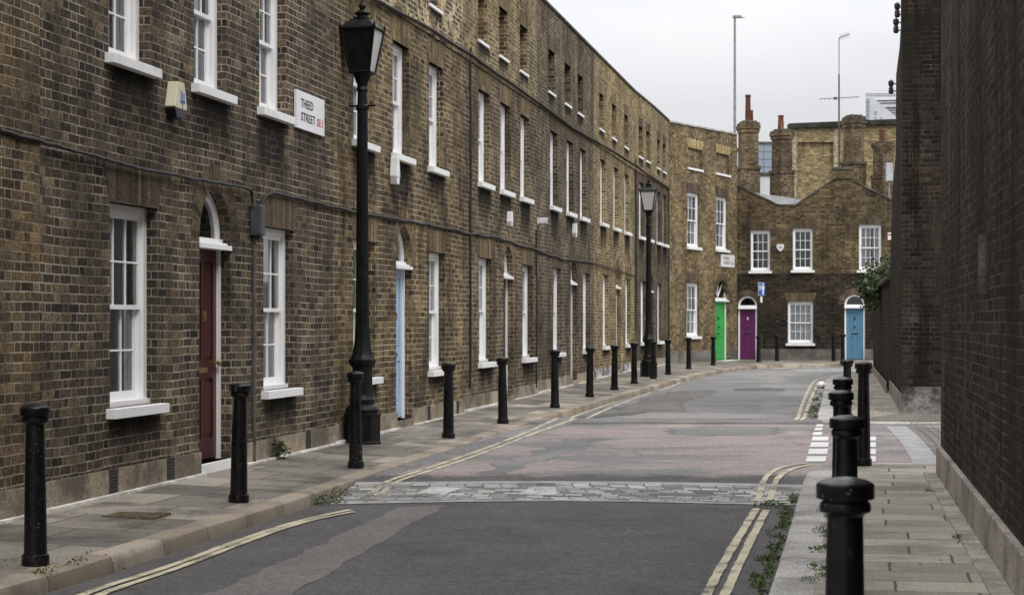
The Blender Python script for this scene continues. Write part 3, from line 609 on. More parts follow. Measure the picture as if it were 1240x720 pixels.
# ------------------------------------------------------------------ windows, doors
def rails(mb, w, h, y, th, cols_, rows_, stile=.045, top=.045, bot=.07, bar=.017, x0=0, z0=0):
    mb.box(x0, x0+stile, y, y+th, z0, z0+h); mb.box(x0+w-stile, x0+w, y, y+th, z0, z0+h)
    mb.box(x0+stile, x0+w-stile, y, y+th, z0, z0+bot); mb.box(x0+stile, x0+w-stile, y, y+th, z0+h-top, z0+h)
    iw, ih = w-2*stile, h-top-bot
    for i in range(1, cols_): c = x0+stile+iw*i/cols_; mb.box(c-bar/2, c+bar/2, y+.004, y+th-.004, z0+bot, z0+h-top)
    for j in range(1, rows_): c = z0+bot+ih*j/rows_; mb.box(x0+stile, x0+w-stile, y+.006, y+th-.006, c-bar/2, c+bar/2)
WCACHE = {}
def window(parent, u, z, w, h, cols_=3, rows_=2, yin=.10, curtain='curtain', sillm='sillw', sill_h=.085, over=.085, jb=.085, st=.045):
    """sash window > glass, sill, curtain"""
    key = (w, h, cols_, rows_, yin, over, jb)
    if key not in WCACHE:
        mb = MB()
        mb.box(0, jb, yin, yin+.12, .045, h); mb.box(w-jb, w, yin, yin+.12, .045, h); mb.box(jb, w-jb, yin, yin+.12, h-.07, h)
        mb.box(jb-.012, jb+.008, yin+.012, yin+.03, .045, h-.07); mb.box(w-jb-.008, w-jb+.012, yin+.012, yin+.03, .045, h-.07)
        mb.box(0, w, yin-.035, yin+.12, 0, .045)
        ih = h-.07-.045; sh = ih/2+.02
        rails(mb, w-2*jb, sh, yin+.030, .035, cols_, rows_, bot=.04, stile=st, x0=jb, z0=.045+ih-sh)
        rails(mb, w-2*jb, sh, yin+.072, .035, cols_, rows_, bot=.075, top=.04, stile=st, x0=jb, z0=.045)
        gm = MB()
        for y_, za, zb in ((yin+.047, .045+ih-sh+.02, .045+ih-.02), (yin+.089, .045+.03, .045+sh-.02)): gm.poly([(jb+.03, y_, za), (w-jb-.03, y_, za), (w-jb-.03, y_+.002, zb), (jb+.03, y_+.002, zb)])
        sm = MB(); sm.box(-over, w+over, -.085, yin-.04, -sill_h, -.002)
        cm_ = MB(); n = 26
        for side in (0, 1):
            a0, a1 = (-.1, w*.42) if side == 0 else (w*.62, w+.15)
            for i in range(n):
                xa, xb = a0+(a1-a0)*i/n, a0+(a1-a0)*(i+1)/n; ya, yb = yin+.15+.02*math.sin(i*1.9), yin+.15+.02*math.sin((i+1)*1.9)
                cm_.poly([(xa, ya, .02), (xb, yb, .02), (xb, yb, h), (xa, ya, h)])
        bm_ = MB(); n = 40
        for i in range(n):
            xa, xb = -.15+(w+.3)*i/n, -.15+(w+.3)*(i+1)/n; ya, yb = yin+.14+.010*math.sin(i*1.4), yin+.14+.010*math.sin((i+1)*1.4)
            bm_.poly([(xa, ya, .02), (xb, yb, .02), (xb, yb, h), (xa, ya, h)])
        WCACHE[key] = (mb, gm, sm, cm_, bm_, {})
    mb, gm, sm, cm_, bm_, data = WCACHE[key]
    def get(k, m_, mat, par):
        kk = (k, mat)
        if kk in data:
            o = bpy.data.objects.new(k, data[kk]); col.objects.link(o); o.parent = par; return o
        o = m_.build(k, M[mat], par, bevel=.004 if k in ('sill',) else 0); data[kk] = o.data; return o
    f = get('window', mb, 'white', parent); f.location = (u, 0, z)
    get('glass', gm, 'glass', f); get('sill', sm, sillm, f)
    if curtain in ('curtain', 'redcloth'): get('curtain', cm_, curtain, f)
    elif curtain in ('blind', 'net'): get('blind', bm_, 'blind' if curtain == 'blind' else 'curtain', f)
    return f
def arcpts(cx_, cz_, r, a0, a1, n): return [(cx_+r*math.cos(a0+(a1-a0)*i/n), cz_+r*math.sin(a0+(a1-a0)*i/n)) for i in range(n+1)]
def door(parent, u, z, w, hd, colr, yin=.10, fan=True, knob=True, trans=.11, step=True, knobmat='brass'):
    """door surround(frame) + leaf; hd = height to the underside of the transom"""
    leafy = yin+.03; jb = .06
    fm_ = MB(); fm_.box(0, jb, yin, yin+.1, 0, hd); fm_.box(w-jb, w, yin, yin+.1, 0, hd)
    fm_.box(.001, w-.001, yin-.02, yin+.1, hd, hd+trans); fm_.box(.001, w-.001, yin-.115, yin-.02, hd, hd+.045); fm_.box(.001, w-.001, yin-.07, yin-.02, hd+.045, hd+.07)
    fr_ = fm_.build('door_frame', M['white'], parent); fr_.location = (u, 0, z)
    d = MB(); x0, x1 = jb, w-jb; W = x1-x0; st = .11
    zs = [0.02, .22, .78, .93, hd-.12-.0, hd]   # rails
    d.box(x0, x0+st, leafy, leafy+.045, .02, hd); d.box(x1-st, x1, leafy, leafy+.045, .02, hd)
    mid = (x0+x1)/2; d.box(mid-.05, mid+.05, leafy, leafy+.045, .02, hd)
    for za, zb in ((.02, .22), (.80, .98), (hd-.12, hd)):
        d.box(x0+st, mid-.05, leafy, leafy+.045, za, zb); d.box(mid+.05, x1-st, leafy, leafy+.045, za, zb)
    d.box(x0+.03, x1-.03, leafy+.018, leafy+.04, .04, hd-.02)
    for xa, xb in ((x0+st+.025, mid-.075), (mid+.075, x1-st-.025)):
        for za, zb in ((.255, .765), (1.015, hd-.155)): d.box(xa, xb, leafy+.008, leafy+.03, za, zb)
    dl = d.build('door', M[colr], parent); dl.location = (u, 0, z)
    kb = MB(); kb.lathe([(.012, 0), (.012, .03), (.028, .04), (.032, .055), (.02, .07)], 12)
    for q in kb.f: 
        for p in q[0]: p.y, p.z = -p.z, p.y
    if knob:
        k = kb.build('knob', M[knobmat], dl, smooth=True); k.location = (x1-.06 if colr in ('red',) else mid, leafy, .95 if colr == 'red' else 1.12)
    lb = MB(); lb.box(mid-.12, mid+.12, leafy-.008, leafy+.002, .86, .91); lb.build('letterbox', M['brass' if colr == 'red' else 'blackm'], dl)
    kn = MB(); kn.box(mid-.02, mid+.02, leafy-.03, leafy+.002, 1.36, 1.46); kn.build('knocker', M[knobmat if colr != 'purple' else 'plastic'], dl)
    if fan:
        r = w/2; zc = hd+trans; fb = MB()
        o1 = arcpts(w/2, zc, r-.002, 0, math.pi, 16); o2 = arcpts(w/2, zc, r-.07, 0, math.pi, 16)
        for i in range(16):
            a, b2, c, e = o1[i], o1[i+1], o2[i+1], o2[i]
            F_ = [(p[0], yin+.01, p[1]) for p in (a, b2, c, e)]; Bk = [(p[0], yin+.07, p[1]) for p in (a, b2, c, e)]
            fb.poly(F_); fb.poly(Bk[::-1]); fb.poly([F_[3], F_[2], Bk[2], Bk[3]]); fb.poly([F_[1], F_[0], Bk[0], Bk[1]])
        if colr == 'green':
            for aa in (R(45), R(90), R(135)):
                dx, dz_ = math.cos(aa), math.sin(aa); fb.box(-.012, .012, yin+.02, yin+.05, 0, r-.03, T=Matrix.Translation((w/2, 0, zc+.02)) @ Matrix.Rotation(math.pi/2-aa, 4, 'Y'))
        f_ = fb.build('fanlight', M['white'], parent); f_.location = (u, 0, z)
        gm = MB(); gm.poly([(p[0], yin+.045, p[1]) for p in arcpts(w/2, zc, r-.04, 0, math.pi, 16)]); gm.build('glass', M['glass'], f_)
    if step:
        s_ = MB(); s_.box(.0, w, -.015 if step is True else -step, yin+.1, -.10, .0); o = s_.build('doorstep', M['sillw' if colr in ('red', 'green') else 'plinth'], parent, bevel=.006); o.location = (u, 0, z)

def facade(mb, L_, z0, z1, ops, reveal=.13, ztop_poly=None, m=0):
    us = sorted(set([0, L_]+[v for o in ops for v in (o['u'], o['u']+o['w'])])); zs = sorted(set([z0, z1]+[min(max(v, z0), z1) for o in ops for v in (o['z'], o['z']+o['h'])]))
    for a, b2 in zip(us, us[1:]):
        for c, d in zip(zs, zs[1:]):
            cu, cz = (a+b2)/2, (c+d)/2
            if any(o['u'] < cu < o['u']+o['w'] and o['z'] < cz < o['z']+o['h'] for o in ops): continue
            if d-c < 1e-6 or b2-a < 1e-6: continue
            mb.poly([(a, 0, c), (b2, 0, c), (b2, 0, d), (a, 0, d)], m)
    for o in ops:
        if not (o['z'] >= z0-.3 and o['z']+o['h'] <= z1+.01): continue
        u, w_, z, h, rv = o['u'], o['w'], o['z'], o['h'], o.get('rev', reveal)
        zt = z+h
        if o.get('arch'):
            r = w_/2; zc = zt-r; n = 16; ap = arcpts(u+r, zc, r, 0, math.pi, n)   # right to left
            for i in range(n):
                p, q = ap[i], ap[i+1]; cor = (u+w_, 0, zt) if i < n//2 else (u, 0, zt)
                mb.poly([(p[0], 0, p[1]), cor, (q[0], 0, q[1])] if i < n//2 else [(p[0], 0, p[1]), cor, (q[0], 0, q[1])], m)
                mb.poly([(p[0], 0, p[1]), (q[0], 0, q[1]), (q[0], rv, q[1]), (p[0], rv, p[1])], m)
            zt = zc
        else: mb.poly([(u, 0, zt), (u, rv, zt), (u+w_, rv, zt), (u+w_, 0, zt)], m)
        mb.poly([(u, 0, z), (u, rv, z), (u, rv, zt), (u, 0, zt)], m); mb.poly([(u+w_, 0, z), (u+w_, 0, zt), (u+w_, rv, zt), (u+w_, rv, z)], m)
        mb.poly([(u, 0, z), (u+w_, 0, z), (u+w_, rv, z), (u, rv, z)], m)
        if o['kind'] == 'blind': mb.poly([(u, rv, z), (u+w_, rv, z), (u+w_, rv, zt), (u, rv, zt)], m)
def flat_arch(parent, u, z, w, mat, h=.33, splay=.13):
    mb = MB(); a = [(u-.01, z), (u+w+.01, z), (u+w+splay, z+h), (u-splay, z+h)]; mb.prism(a, -.004, .06); return mb.build('lintel', mat, parent)
def ring_arch(parent, uc, zc, r0, r1, mat, n=20, y0=-.004):
    mb = MB(); A = arcpts(uc, zc, r0, 0, math.pi, n); B = arcpts(uc, zc, r1, 0, math.pi, n); al = math.pi*(r0+r1)/2/n
    for i in range(n):
        q = [(A[i][0], y0, A[i][1]), (B[i][0], y0, B[i][1]), (B[i+1][0], y0, B[i+1][1]), (A[i+1][0], y0, A[i+1][1])]
        mb.poly(q, 0, [(i*al, .02), (i*al, .02+r1-r0), ((i+1)*al, .02+r1-r0), ((i+1)*al, .02)])
        mb.poly([(B[i][0], y0, B[i][1]), (B[i][0], .03, B[i][1]), (B[i+1][0], .03, B[i+1][1]), (B[i+1][0], y0, B[i+1][1])])
        mb.poly([(A[i+1][0], y0, A[i+1][1]), (A[i+1][0], .03, A[i+1][1]), (A[i][0], .03, A[i][1]), (A[i][0], y0, A[i][1])])
    return mb.build('door_arch', mat, parent)

def house(p0, p1, label, gf, ff, sf, lower, upper, arch='soldB', zoff=0., top=7.8, depth=7.0, group='brick houses of the curved terrace', doorcol='dark', mats=None, zsplit=5.70,
          plinth='plinth', ffz=3.74, ffh=1.52, sfz=6.12, sfh=.84, blinds=None, out=0.0, name='terraced_house', coping='copingd', vents=(), sfm=None, doorw=.94, gfh=1.73, gfz=.78):
    """gf/ff/sf: lists of (pixel column of the near edge | ('u',metres), kind)"""
    dx, dy = p1[0]-p0[0], p1[1]-p0[1]; L_ = math.hypot(dx, dy); ang = math.atan2(dy, dx); t = Vector((dx/L_, dy/L_, 0)); nrm = Vector((t.y, -t.x, 0))
    base = Vector((p0[0], p0[1], 0))+nrm*out; zz = zg((p0[1]+p1[1])/2)+zoff; gz = zg((p0[1]+p1[1])/2)+.05
    root = empty(name, base, ang); tag(root, label, 'house', group)
    def U_(px): return px[1] if isinstance(px, tuple) else on_line(p0, p1, px)[0]
    ops = []
    for px, kind in gf:
        u = U_(px)
        if kind == 'w': ops.append(dict(u=u, w=1.13, z=gfz+zz, h=gfh, kind='w', lv=0))
        elif kind == 'd': ops.append(dict(u=u, w=doorw, z=.10+gz, h=2.74-.10, kind='d', lv=0, arch=True, rev=.17))
    for px, kind in ff: ops.append(dict(u=U_(px), w=.97, z=ffz+zz, h=ffh, kind='w', lv=1))
    for px, kind in sf: ops.append(dict(u=U_(px), w=.84, z=sfz, h=sfh, kind='blind', lv=2, rev=.17))
    lo = MB(); facade(lo, L_, -.25, zsplit, [o for o in ops if o['lv'] < 2])
    lo.poly([(.004, depth, -.25), (.004, 0, -.25), (.004, 0, top), (.004, depth, top)][::-1]); lo.poly([(L_-.004, 0, -.25), (L_-.004, depth, -.25), (L_-.004, depth, top), (L_-.004, 0, top)])
    lo.poly([(L_, depth, -.25), (0, depth, -.25), (0, depth, top), (L_, depth, top)])
    lo.build('wall', M[lower], root)
    up = MB(); facade(up, L_, zsplit, top, [o for o in ops if o['lv'] == 2]); up.poly([(0, 0, top), (L_, 0, top), (L_, .3, top), (0, .3, top)]); up.poly([(L_, .3, top-.4), (0, .3, top-.4), (0, .3, top), (L_, .3, top)])
    up.build('upper_wall', M[upper], root)
    inn = MB(); inn.poly([(.05, 3, 0), (L_-.05, 3, 0), (L_-.05, 3, top-.4), (.05, 3, top-.4)]); inn.poly([(0, .3, 3.2), (L_, .3, 3.2), (L_, 3, 3.2), (0, 3, 3.2)]); inn.build('partition', M['interior'], root)
    rf = MB(); rf.box(0, L_, .31, depth, top-.5, top-.4); rf.build('roof', M['slate'], root)
    cp = MB(); cp.box(0, L_, -.035, .33, top+.002, top+.055); cp.build('coping', M[coping], root, bevel=.008)
    bd = MB(); bd.box(0, L_, -.03, .02, zsplit-.04, zsplit+.07); bd.build('string_course', M[upper], root)
    # plinth, broken at doors
    dd = sorted((o['u'], o['u']+o['w']) for o in ops if o['kind'] == 'd'); cuts = [0.0]+[v for d_ in dd for v in d_]+[L_]
    vt = sorted(U_(v) for v in vents)
    pb = MB(); fb = MB(); ptop = .27+zz
    for a, b2 in zip(cuts[::2], cuts[1::2]):
        if b2-a < .05: continue
        segs = []; x = a
        for v in vt:
            if a < v < b2-.2: segs.append((x, v)); x = v+.22
        segs.append((x, b2))
        for xa, xb in segs: pb.box(xa, xb, -.022, .01, -.1, ptop)
        fb.prism([(a, gz-.03), (b2, gz-.03), (b2, gz+.02), (a, gz+.02)], -.075, .0)
    pb.build('plinth', M[plinth], root); fb.build('mortar_fillet', M['fillet'], root)
    for v in vt:
        vm_ = MB()
        vm_.box(v, v+.22, -.008, .01, -.1, ptop)
        for k in range(9): vm_.box(v+.008+k*.023, v+.018+k*.023, -.016, -.008, gz+.02, ptop-.01)
        for k in range(8): vm_.box(v, v+.22, -.019, -.016, gz+.02+k*.028, gz+.028+k*.028)
        vm_.build('air_vent', M['vent'], root)
    for o in ops:
        if o['kind'] == 'd': continue
        st_ = MB()
        hh = {1: rnd(.6, 1.0), 0: rnd(.3, .5), 2: rnd(.25, .35)}[o['lv']]; zt_ = o['z']-.06; a_, b3 = o['u']-.12, o['u']+o['w']+rnd(.1, .3)
        st_.poly([(a_, -.0022, zt_-hh), (b3, -.0022, zt_-hh), (b3, -.0022, zt_), (a_, -.0022, zt_)], 0, [(0,0), (1,0), (1,1), (0,1)])
        st_.build('soot_stain', M['soot'], root)
    bl = list(blinds or ['blind', 'curtain', 'blind', 'net', 'curtain', 'blind']); k = 0
    for o in ops:
        if o['kind'] == 'w':
            wv = window(root, o['u'], o['z'], o['w'], o['h'], curtain=bl[k % len(bl)]); k += 1
            flat_arch(root, o['u'], o['z']+o['h'], o['w'], M[arch])
        elif o['kind'] == 'd':
            hd = o['z']+o['h']-o['w']/2-.11-o['z']; door(root, o['u'], o['z'], o['w'], hd, doorcol, knob=doorcol in ('red', 'green'))
            ring_arch(root, o['u']+o['w']/2, o['z']+o['h']-o['w']/2, o['w']/2+.004, o['w']/2+.24, M[arch])
        else:
            s_ = MB(); s_.box(o['u']-.03, o['u']+o['w']+.03, -.03, .09, o['z']-.05, o['z']-.002); s_.build('sill', M['sillw'], root, bevel=.003)
            flat_arch(root, o['u'], o['z']+o['h'], o['w'], M[sfm or arch], h=.25, splay=.08)
    return root, L_, ops

hA = house(nA0, nB, 'lighter brown brick house cut off by the left edge, with no window in view', [(('u', 1.0), 'w')], [(('u', 1.0), 'w')], [], 'brickA', 'brickA', out=.03)
hB = house(nB, nC, 'dark brown brick house with the dark red arched door', [(133, 'w'), (241.5, 'd'), (319, 'w')], [(131.5, 'w'), (235, 'w'), (314, 'w')], [(131.5, 'b'), (235, 'b'), (314, 'b')], 'brickB', 'brickB', doorcol='red', vents=(129, 199, 368), blinds=['net', 'net', 'blind', 'blind', 'net'])
hC = house(nC, nD, 'yellow-brown brick house with pale blue door behind the nearer lamp post', [(428, 'w'), (479.7, 'd'), (519.5, 'w')], [(428, 'w'), (475.5, 'w'), (519.5, 'w')], [(428, 'b'), (475.5, 'b'), (519.5, 'b')], 'brickC', 'brickC2', 'soldY', doorcol='ltblue', vents=(516, 551))
hD = house(nD, nE, 'grey-brown house with paler yellow top storey, third from the left', [(580, 'w'), (610, 'd'), (632.8, 'w')], [(579.6, 'w'), (606, 'w'), (630.2, 'w')], [(579, 'b'), (604.5, 'b'), (629.5, 'b')], 'brickD', 'brickD2', 'soldY', vents=(602,))
hE = house(nE, nF, 'sooty grey brick house with a bare white-framed black door mid-terrace', [(670, 'w'), (691, 'd'), (706, 'w')], [(666.3, 'w'), (686.2, 'w'), (702.5, 'w')], [(664, 'b'), (684, 'b'), (699.5, 'b')], 'brickE', 'brickE')
hF = house(nF, nG, 'bright yellow stock brick house with whitened plinth in mid-terrace', [(730, 'w'), (746, 'd'), (757.5, 'w')], [(727, 'w'), (743, 'w'), (756.4, 'w')], [(725.6, 'b'), (741, 'b'), (756, 'b')], 'brickF', 'brickF', 'soldY', plinth='plinthw')
hG = house(nG, nH, 'narrow sooty house behind the farther lamp post', [(776, 'w'), (786, 'd')], [(774, 'w'), (783.5, 'w')], [(773.4, 'b'), (782.2, 'b')], 'brickG', 'brickF')
hH = house(nH, nJ, 'narrow dark brick house in the inner corner of the terrace', [(796.2, 'w')], [(795.4, 'w'), (802.8, 'w')], [(795.6, 'b'), (802.6, 'b')], 'brickG', 'brickD2')

# facing houses: same builder with openings from pixel boxes
def facing(p0, p1, label, wins, doors, blindw, lower, upper, toppoly, zsplit, group=None, depth=7, arch='soldB', plinth='plinthg', coping='coping', reveal=.1, zbase=.16, name='terraced_house'):
    dx, dy = p1[0]-p0[0], p1[1]-p0[1]; L_ = math.hypot(dx, dy); ang = math.atan2(dy, dx); root = empty(name, (p0[0], p0[1], 0), ang); tag(root, label, 'house', group)
    def UZ(px, py): u, Y = on_line(p0, p1, px); return u, EYE-(py-HY)*Y/F
    ops = []
    for x0, x1, y0, y1, *rest in wins:
        u0, zt = UZ(x0, y0); u1, zb = UZ(x1, y1); ops.append(dict(u=u0, w=u1-u0, z=zb, h=zt-zb, kind='w', opt=rest))
    for x0, x1, ytop, ybase, ytr, colr in doors:
        u0, zt = UZ(x0, ytop); u1, zb = UZ(x1, ybase); zb = zbase+.06; ops.append(dict(u=u0, w=u1-u0, z=zb, h=zt-zb, kind='d', arch=True, rev=.14 if colr != 'green' else .18, opt=(UZ(x0, ytr)[1], colr)))
    for x0, x1, y0, y1 in blindw:
        u0, zt = UZ(x0, y0); u1, zb = UZ(x1, y1); ops.append(dict(u=u0, w=u1-u0, z=zb, h=zt-zb, kind='blind', rev=.07))
    tp = [UZ(*p) for p in toppoly]; tp[0] = (0, tp[0][1]); tp[-1] = (L_, tp[-1][1]); zmin = min(z for u, z in tp)-.02
    lo = MB(); facade(lo, L_, -.25, zsplit, [o for o in ops if o['z'] < zsplit], reveal)
    for u_ in (.004, L_-.004):
        q = [(u_, 0, -.25), (u_, depth, -.25), (u_, depth, zmin), (u_, 0, zmin)]; lo.poly(q if u_ > 1 else q[::-1])
    lo.poly([(L_, depth, -.25), (0, depth, -.25), (0, depth, zmin), (L_, depth, zmin)]); lo.build('wall', M[lower], root)
    up = MB(); facade(up, L_, zsplit, zmin, [o for o in ops if o['z'] >= zsplit], reveal); pg = [(0, zmin), (L_, zmin)]+tp[::-1]
    for (ua, za), (ub, zb_) in zip(tp, tp[1:]):
        up.poly([(ua, 0, zmin), (ub, 0, zmin), (ub, 0, zb_), (ua, 0, za)]); up.poly([(ub, .25, zmin-.3), (ua, .25, zmin-.3), (ua, .25, za), (ub, .25, zb_)])
    for u_, z_ in (tp[0], tp[-1]): up.poly([(u_, 0, zmin), (u_, .25, zmin), (u_, .25, z_), (u_, 0, z_)])
    up.build('upper_wall', M[upper], root)
    cp = MB()
    for (ua, za), (ub, zb_) in zip(tp, tp[1:]):
        if ub-ua < .02: continue
        q = [(ua, za+.002), (ub, zb_+.002), (ub, zb_+.055), (ua, za+.055)]; cp.prism(q, -.04, .29)
    cp.build('coping', M[coping], root)
    rf = MB()
    for (ua, za), (ub, zb_) in zip(tp, tp[1:]): rf.poly([(ua, .25, za-.12), (ub, .25, zb_-.12), (ub, depth, zb_-.12), (ua, depth, za-.12)])
    rf.build('roof', M['slate'], root)
    inn = MB(); inn.poly([(.05, 3, 0), (L_-.05, 3, 0), (L_-.05, 3, zmin-.2), (.05, 3, zmin-.2)]); inn.poly([(0, .3, 3.2), (L_, .3, 3.2), (L_, 3, 3.2), (0, 3, 3.2)]); inn.build('partition', M['interior'], root)
    dd = sorted((o['u'], o['u']+o['w']) for o in ops if o['kind'] == 'd'); cuts = [0.0]+[v for d_ in dd for v in d_]+[L_]; pb = MB()
    for a, b2 in zip(cuts[::2], cuts[1::2]):
        if b2-a > .05: pb.box(a, b2, -.03, .01, -.1, zbase+(.42 if plinth == 'plinthg' else .4))
    pb.build('plinth', M[plinth], root)
    for o in ops:
        if o['kind'] == 'w':
            cols_, cur = o['opt']; window(root, o['u'], o['z'], o['w'], o['h'], cols_=cols_, yin=.07, curtain=cur, over=.07, jb=.05, st=.034)
            flat_arch(root, o['u'], o['z']+o['h'], o['w'], M[arch], h=.3)
        elif o['kind'] == 'd':
            ztr, colr = o['opt']; door(root, o['u'], o['z'], o['w'], ztr-o['z']-.13, colr, yin=.14 if colr == 'green' else .05, trans=.13, step=True if colr != 'green' else .35, knob=True, knobmat='blackm')
            ring_arch(root, o['u']+o['w']/2, o['z']+o['h']-o['w']/2, o['w']/2+.004, o['w']/2+.2, M[arch])
        else:
            s_ = MB(); s_.box(o['u']-.05, o['u']+o['w']+.05, -.05, .06, o['z']-.07, o['z']-.002); s_.build('sill', M['sillw'], root)
            flat_arch(root, o['u'], o['z']+o['h'], o['w'], M['soldP'], h=.3)
    return root, UZ
gH, gUZ = facing(nJ, nK, 'ochre brick corner house with bright green door', [(832, 847, 232, 300, 3, 'blind'), (867, 881, 237, 303, 3, 'blind'), (831.5, 846.5, 342, 407, 3, 'net')],
    [(866, 884, 338, 437, 360, 'green')], [(833, 850, 178, 206), (867.5, 883, 184.5, 212.5)], 'brickJ', 'brickJ', [(810, 148), (892.5, 163.5)], 6.08, 'brick houses facing the bend', plinth='plinthg')
eK, kUZ = facing(nK, nM, 'dark brick house with purple door and butterfly gable', [(909, 932.5, 279, 328, 3, 'none'), (960, 984, 276.5, 327, 3, 'none'), (954, 984.5, 365, 415.5, 4, 'net')],
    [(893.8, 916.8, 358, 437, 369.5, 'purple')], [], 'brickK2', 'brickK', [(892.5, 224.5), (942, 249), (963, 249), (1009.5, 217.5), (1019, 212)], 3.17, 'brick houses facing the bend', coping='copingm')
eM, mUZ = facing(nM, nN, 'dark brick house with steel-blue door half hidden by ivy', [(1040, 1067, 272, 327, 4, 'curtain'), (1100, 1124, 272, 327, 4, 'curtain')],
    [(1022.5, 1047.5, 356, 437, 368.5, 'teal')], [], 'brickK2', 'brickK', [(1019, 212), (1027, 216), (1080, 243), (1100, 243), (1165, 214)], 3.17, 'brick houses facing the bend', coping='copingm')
vg = MB(); vg.prism([kUZ(*p) for p in ((905, 231), (943, 249.5), (962, 249.5), (974, 243), (960, 239), (925, 234.5))], .27, 1.0); vg.build('valley_gutter', M['lead'], eK)
cp = MB(); u_, z_ = kUZ(1009.5, 216); cp.box(u_, u_+.62, -.06, .4, z_-.02, z_+.30); cp.build('parapet_block', M['brickK'], eK)
cp = MB(); cp.box(u_-.05, u_+.67, -.09, .44, z_+.302, z_+.38); cp.build('coping_block', M['copingd'], eK)

# ------------------------------------------------------------------ chimneys (parts of the corner houses)
def chimney(parent_root, x0, x1, y_top, y_base, Y, split=None, pots=(), capy=10, base=None, ang=R(12), D=None, matc='brickS', flat=False):
    w_ = (x1-x0)/F*Y/(math.cos(ang)+.8*math.sin(ang)); cx_ = ((x0+x1)/2-CX)/F*Y; zt = EYE-(y_top-HY)*Y/F; zb = EYE-(y_base-HY)*Y/F-.6
    D = D or w_*.9; wd = w_*.78
    inv = parent_root.matrix_basis.inverted()
    Tm = inv @ Matrix.Translation((cx_, Y, 0)) @ Matrix.Rotation(ang, 4, 'Z')
    mb = MB(); k = wd/2; zc = zt-capy/F*Y
    mb.box(-k, k, -D/2, D/2, zb, zc)
    if base: zbz = EYE-(base-HY)*Y/F; mb.box(-k-.05, k+.05, -D/2-.05, D/2+.05, zb, zbz-.08); mb.box(-k-.08, k+.08, -D/2-.08, D/2+.08, zbz-.08, zbz+.04)
    ch = mb.build('chimney', M[matc], parent_root); ch.matrix_basis = Tm
    cb = MB(); h = zt-zc
    cb.box(-k-.035, k+.035, -D/2-.035, D/2+.035, zc, zc+h*.35); cb.box(-k-.065, k+.065, -D/2-.065, D/2+.065, zc+h*.35, zc+h*.72); cb.box(-k-.04, k+.04, -D/2-.04, D/2+.04, zc+h*.72, zt-.02)
    cb.build('chimney_cap', M['brickS' if not flat else 'brickG'], ch)
    hb = MB(); hb.box(-k*.9, k*.9, -D*.42, D*.42, zt-.02, zt+.05); hb.build('flaunching', M['copingd'], ch, bevel=.03)
    for px, pw, pyt, mt, oy in pots:
        r = pw/2/F*Y; pz = EYE-(pyt-HY)*Y/F; X = (px-CX)/F*Y-cx_
        pm = MB(); hgt = pz-zt; pm.lathe([(r*1.12, .03), (r*1.0, .1), (r*.84, hgt*.9), (r*.98, hgt*.92), (r*.98, hgt), (r*.7, hgt), (r*.7, hgt-.15)], 16); p_ = pm.build('chimney_pot', M[mt], ch, smooth=True); p_.location = (X, oy, zt)
    return ch
chimney(eK, 892.5, 920, 148.5, 232, 71.5, pots=((905.8, 7.2, 115, 'terra', 0), (911, 4.6, 133, 'terrad', .15)), capy=13, base=203, ang=R(4))
chimney(eK, 933.5, 960.5, 158, 236, 72.5, pots=((945.3, 7.6, 140, 'terrad', 0),), capy=11, base=208, ang=R(28))
chimney(eM, 1020.5, 1047.5, 141, 226, 73.0, pots=(), capy=14, base=197.5, ang=R(20), flat=True)
ch4 = chimney(eM, 1056.5, 1083, 172.5, 236, 72.0, pots=((1066.5, 5.4, 157, 'terra', 0), (1071.5, 5.2, 157.5, 'terra', .1)), capy=8, base=214, ang=R(28))

# ------------------------------------------------------------------ right-hand buildings
def box_building(name, label, cat): r_ = empty(name, (0,0,0)); tag(r_, label, cat); return r_
rw = box_building('brick_warehouse', 'tall dark soot-stained brick wall along the right edge, with a pinkish cement plinth', 'building')
rw.location = (WR(-6), -6, 0); P0 = Vector((WR(-6), -6)); P1 = Vector((WR(19.5), 19.5)); d_ = (P1-P0); L_ = d_.length; rw.rotation_euler.z = math.atan2(d_.y, d_.x)+math.pi  # local -y faces the street
rwm = MB()
# local x runs from the far corner towards the viewer
rw.location = (P1.x, P1.y, 0)
rwm.poly([(0, 0, -.2), (L_, 0, -.2), (L_, 0, 9.5), (0, 0, 9.5)]); rwm.poly([(0, 9, -.2), (0, 0, -.2), (0, 0, 9.5), (0, 9, 9.5)]); rwm.poly([(L_, 0, -.2), (L_, 9, -.2), (L_, 9, 9.5), (L_, 0, 9.5)]); rwm.poly([(L_, 9, -.2), (0, 9, -.2), (0, 9, 9.5), (L_, 9, 9.5)])
rwm.build('wall', M['brickR'], rw); m_ = MB(); m_.box(-.03, L_+.03, -.03, 9.03, 9.502, 9.6); m_.build('roof', M['slate'], rw)
m_ = MB(); m_.prism([(-.045, -.1), (L_, -.1), (L_, .285), (-.045, .285)], -.045, .0); m_.box(-.045, 0, 0, 9, -.1, .285); m_.build('plinth', M['plinthr'], rw, bevel=.01)
m_ = MB(); m_.prism([(-.10, .0), (L_, .0), (L_, .02), (-.10, .02)], -.17, -.045); M['gutter'] = noisy('cement_fillet', (.17,.16,.125), (.33,.31,.26), 2.5, .9, .2, .3, fine=50); m_.build('cement_gutter', M['gutter'], rw, bevel=.008)
# vertical pipe stub and iron strap
def rw_local(px, py=None):
    u, Y = on_line(tuple(P1), tuple(P0), px); return u, (EYE-(py-HY)*Y/F if py is not None else None)
ua, za = rw_local(1196, 284); _, zb_ = rw_local(1196, 345)
m_ = MB(); m_.tube([(ua, -.02, za), (ua, -.02, za-.4)], .04, 12); m_.build('pipe_stub', M['copingd'], rw, smooth=True)

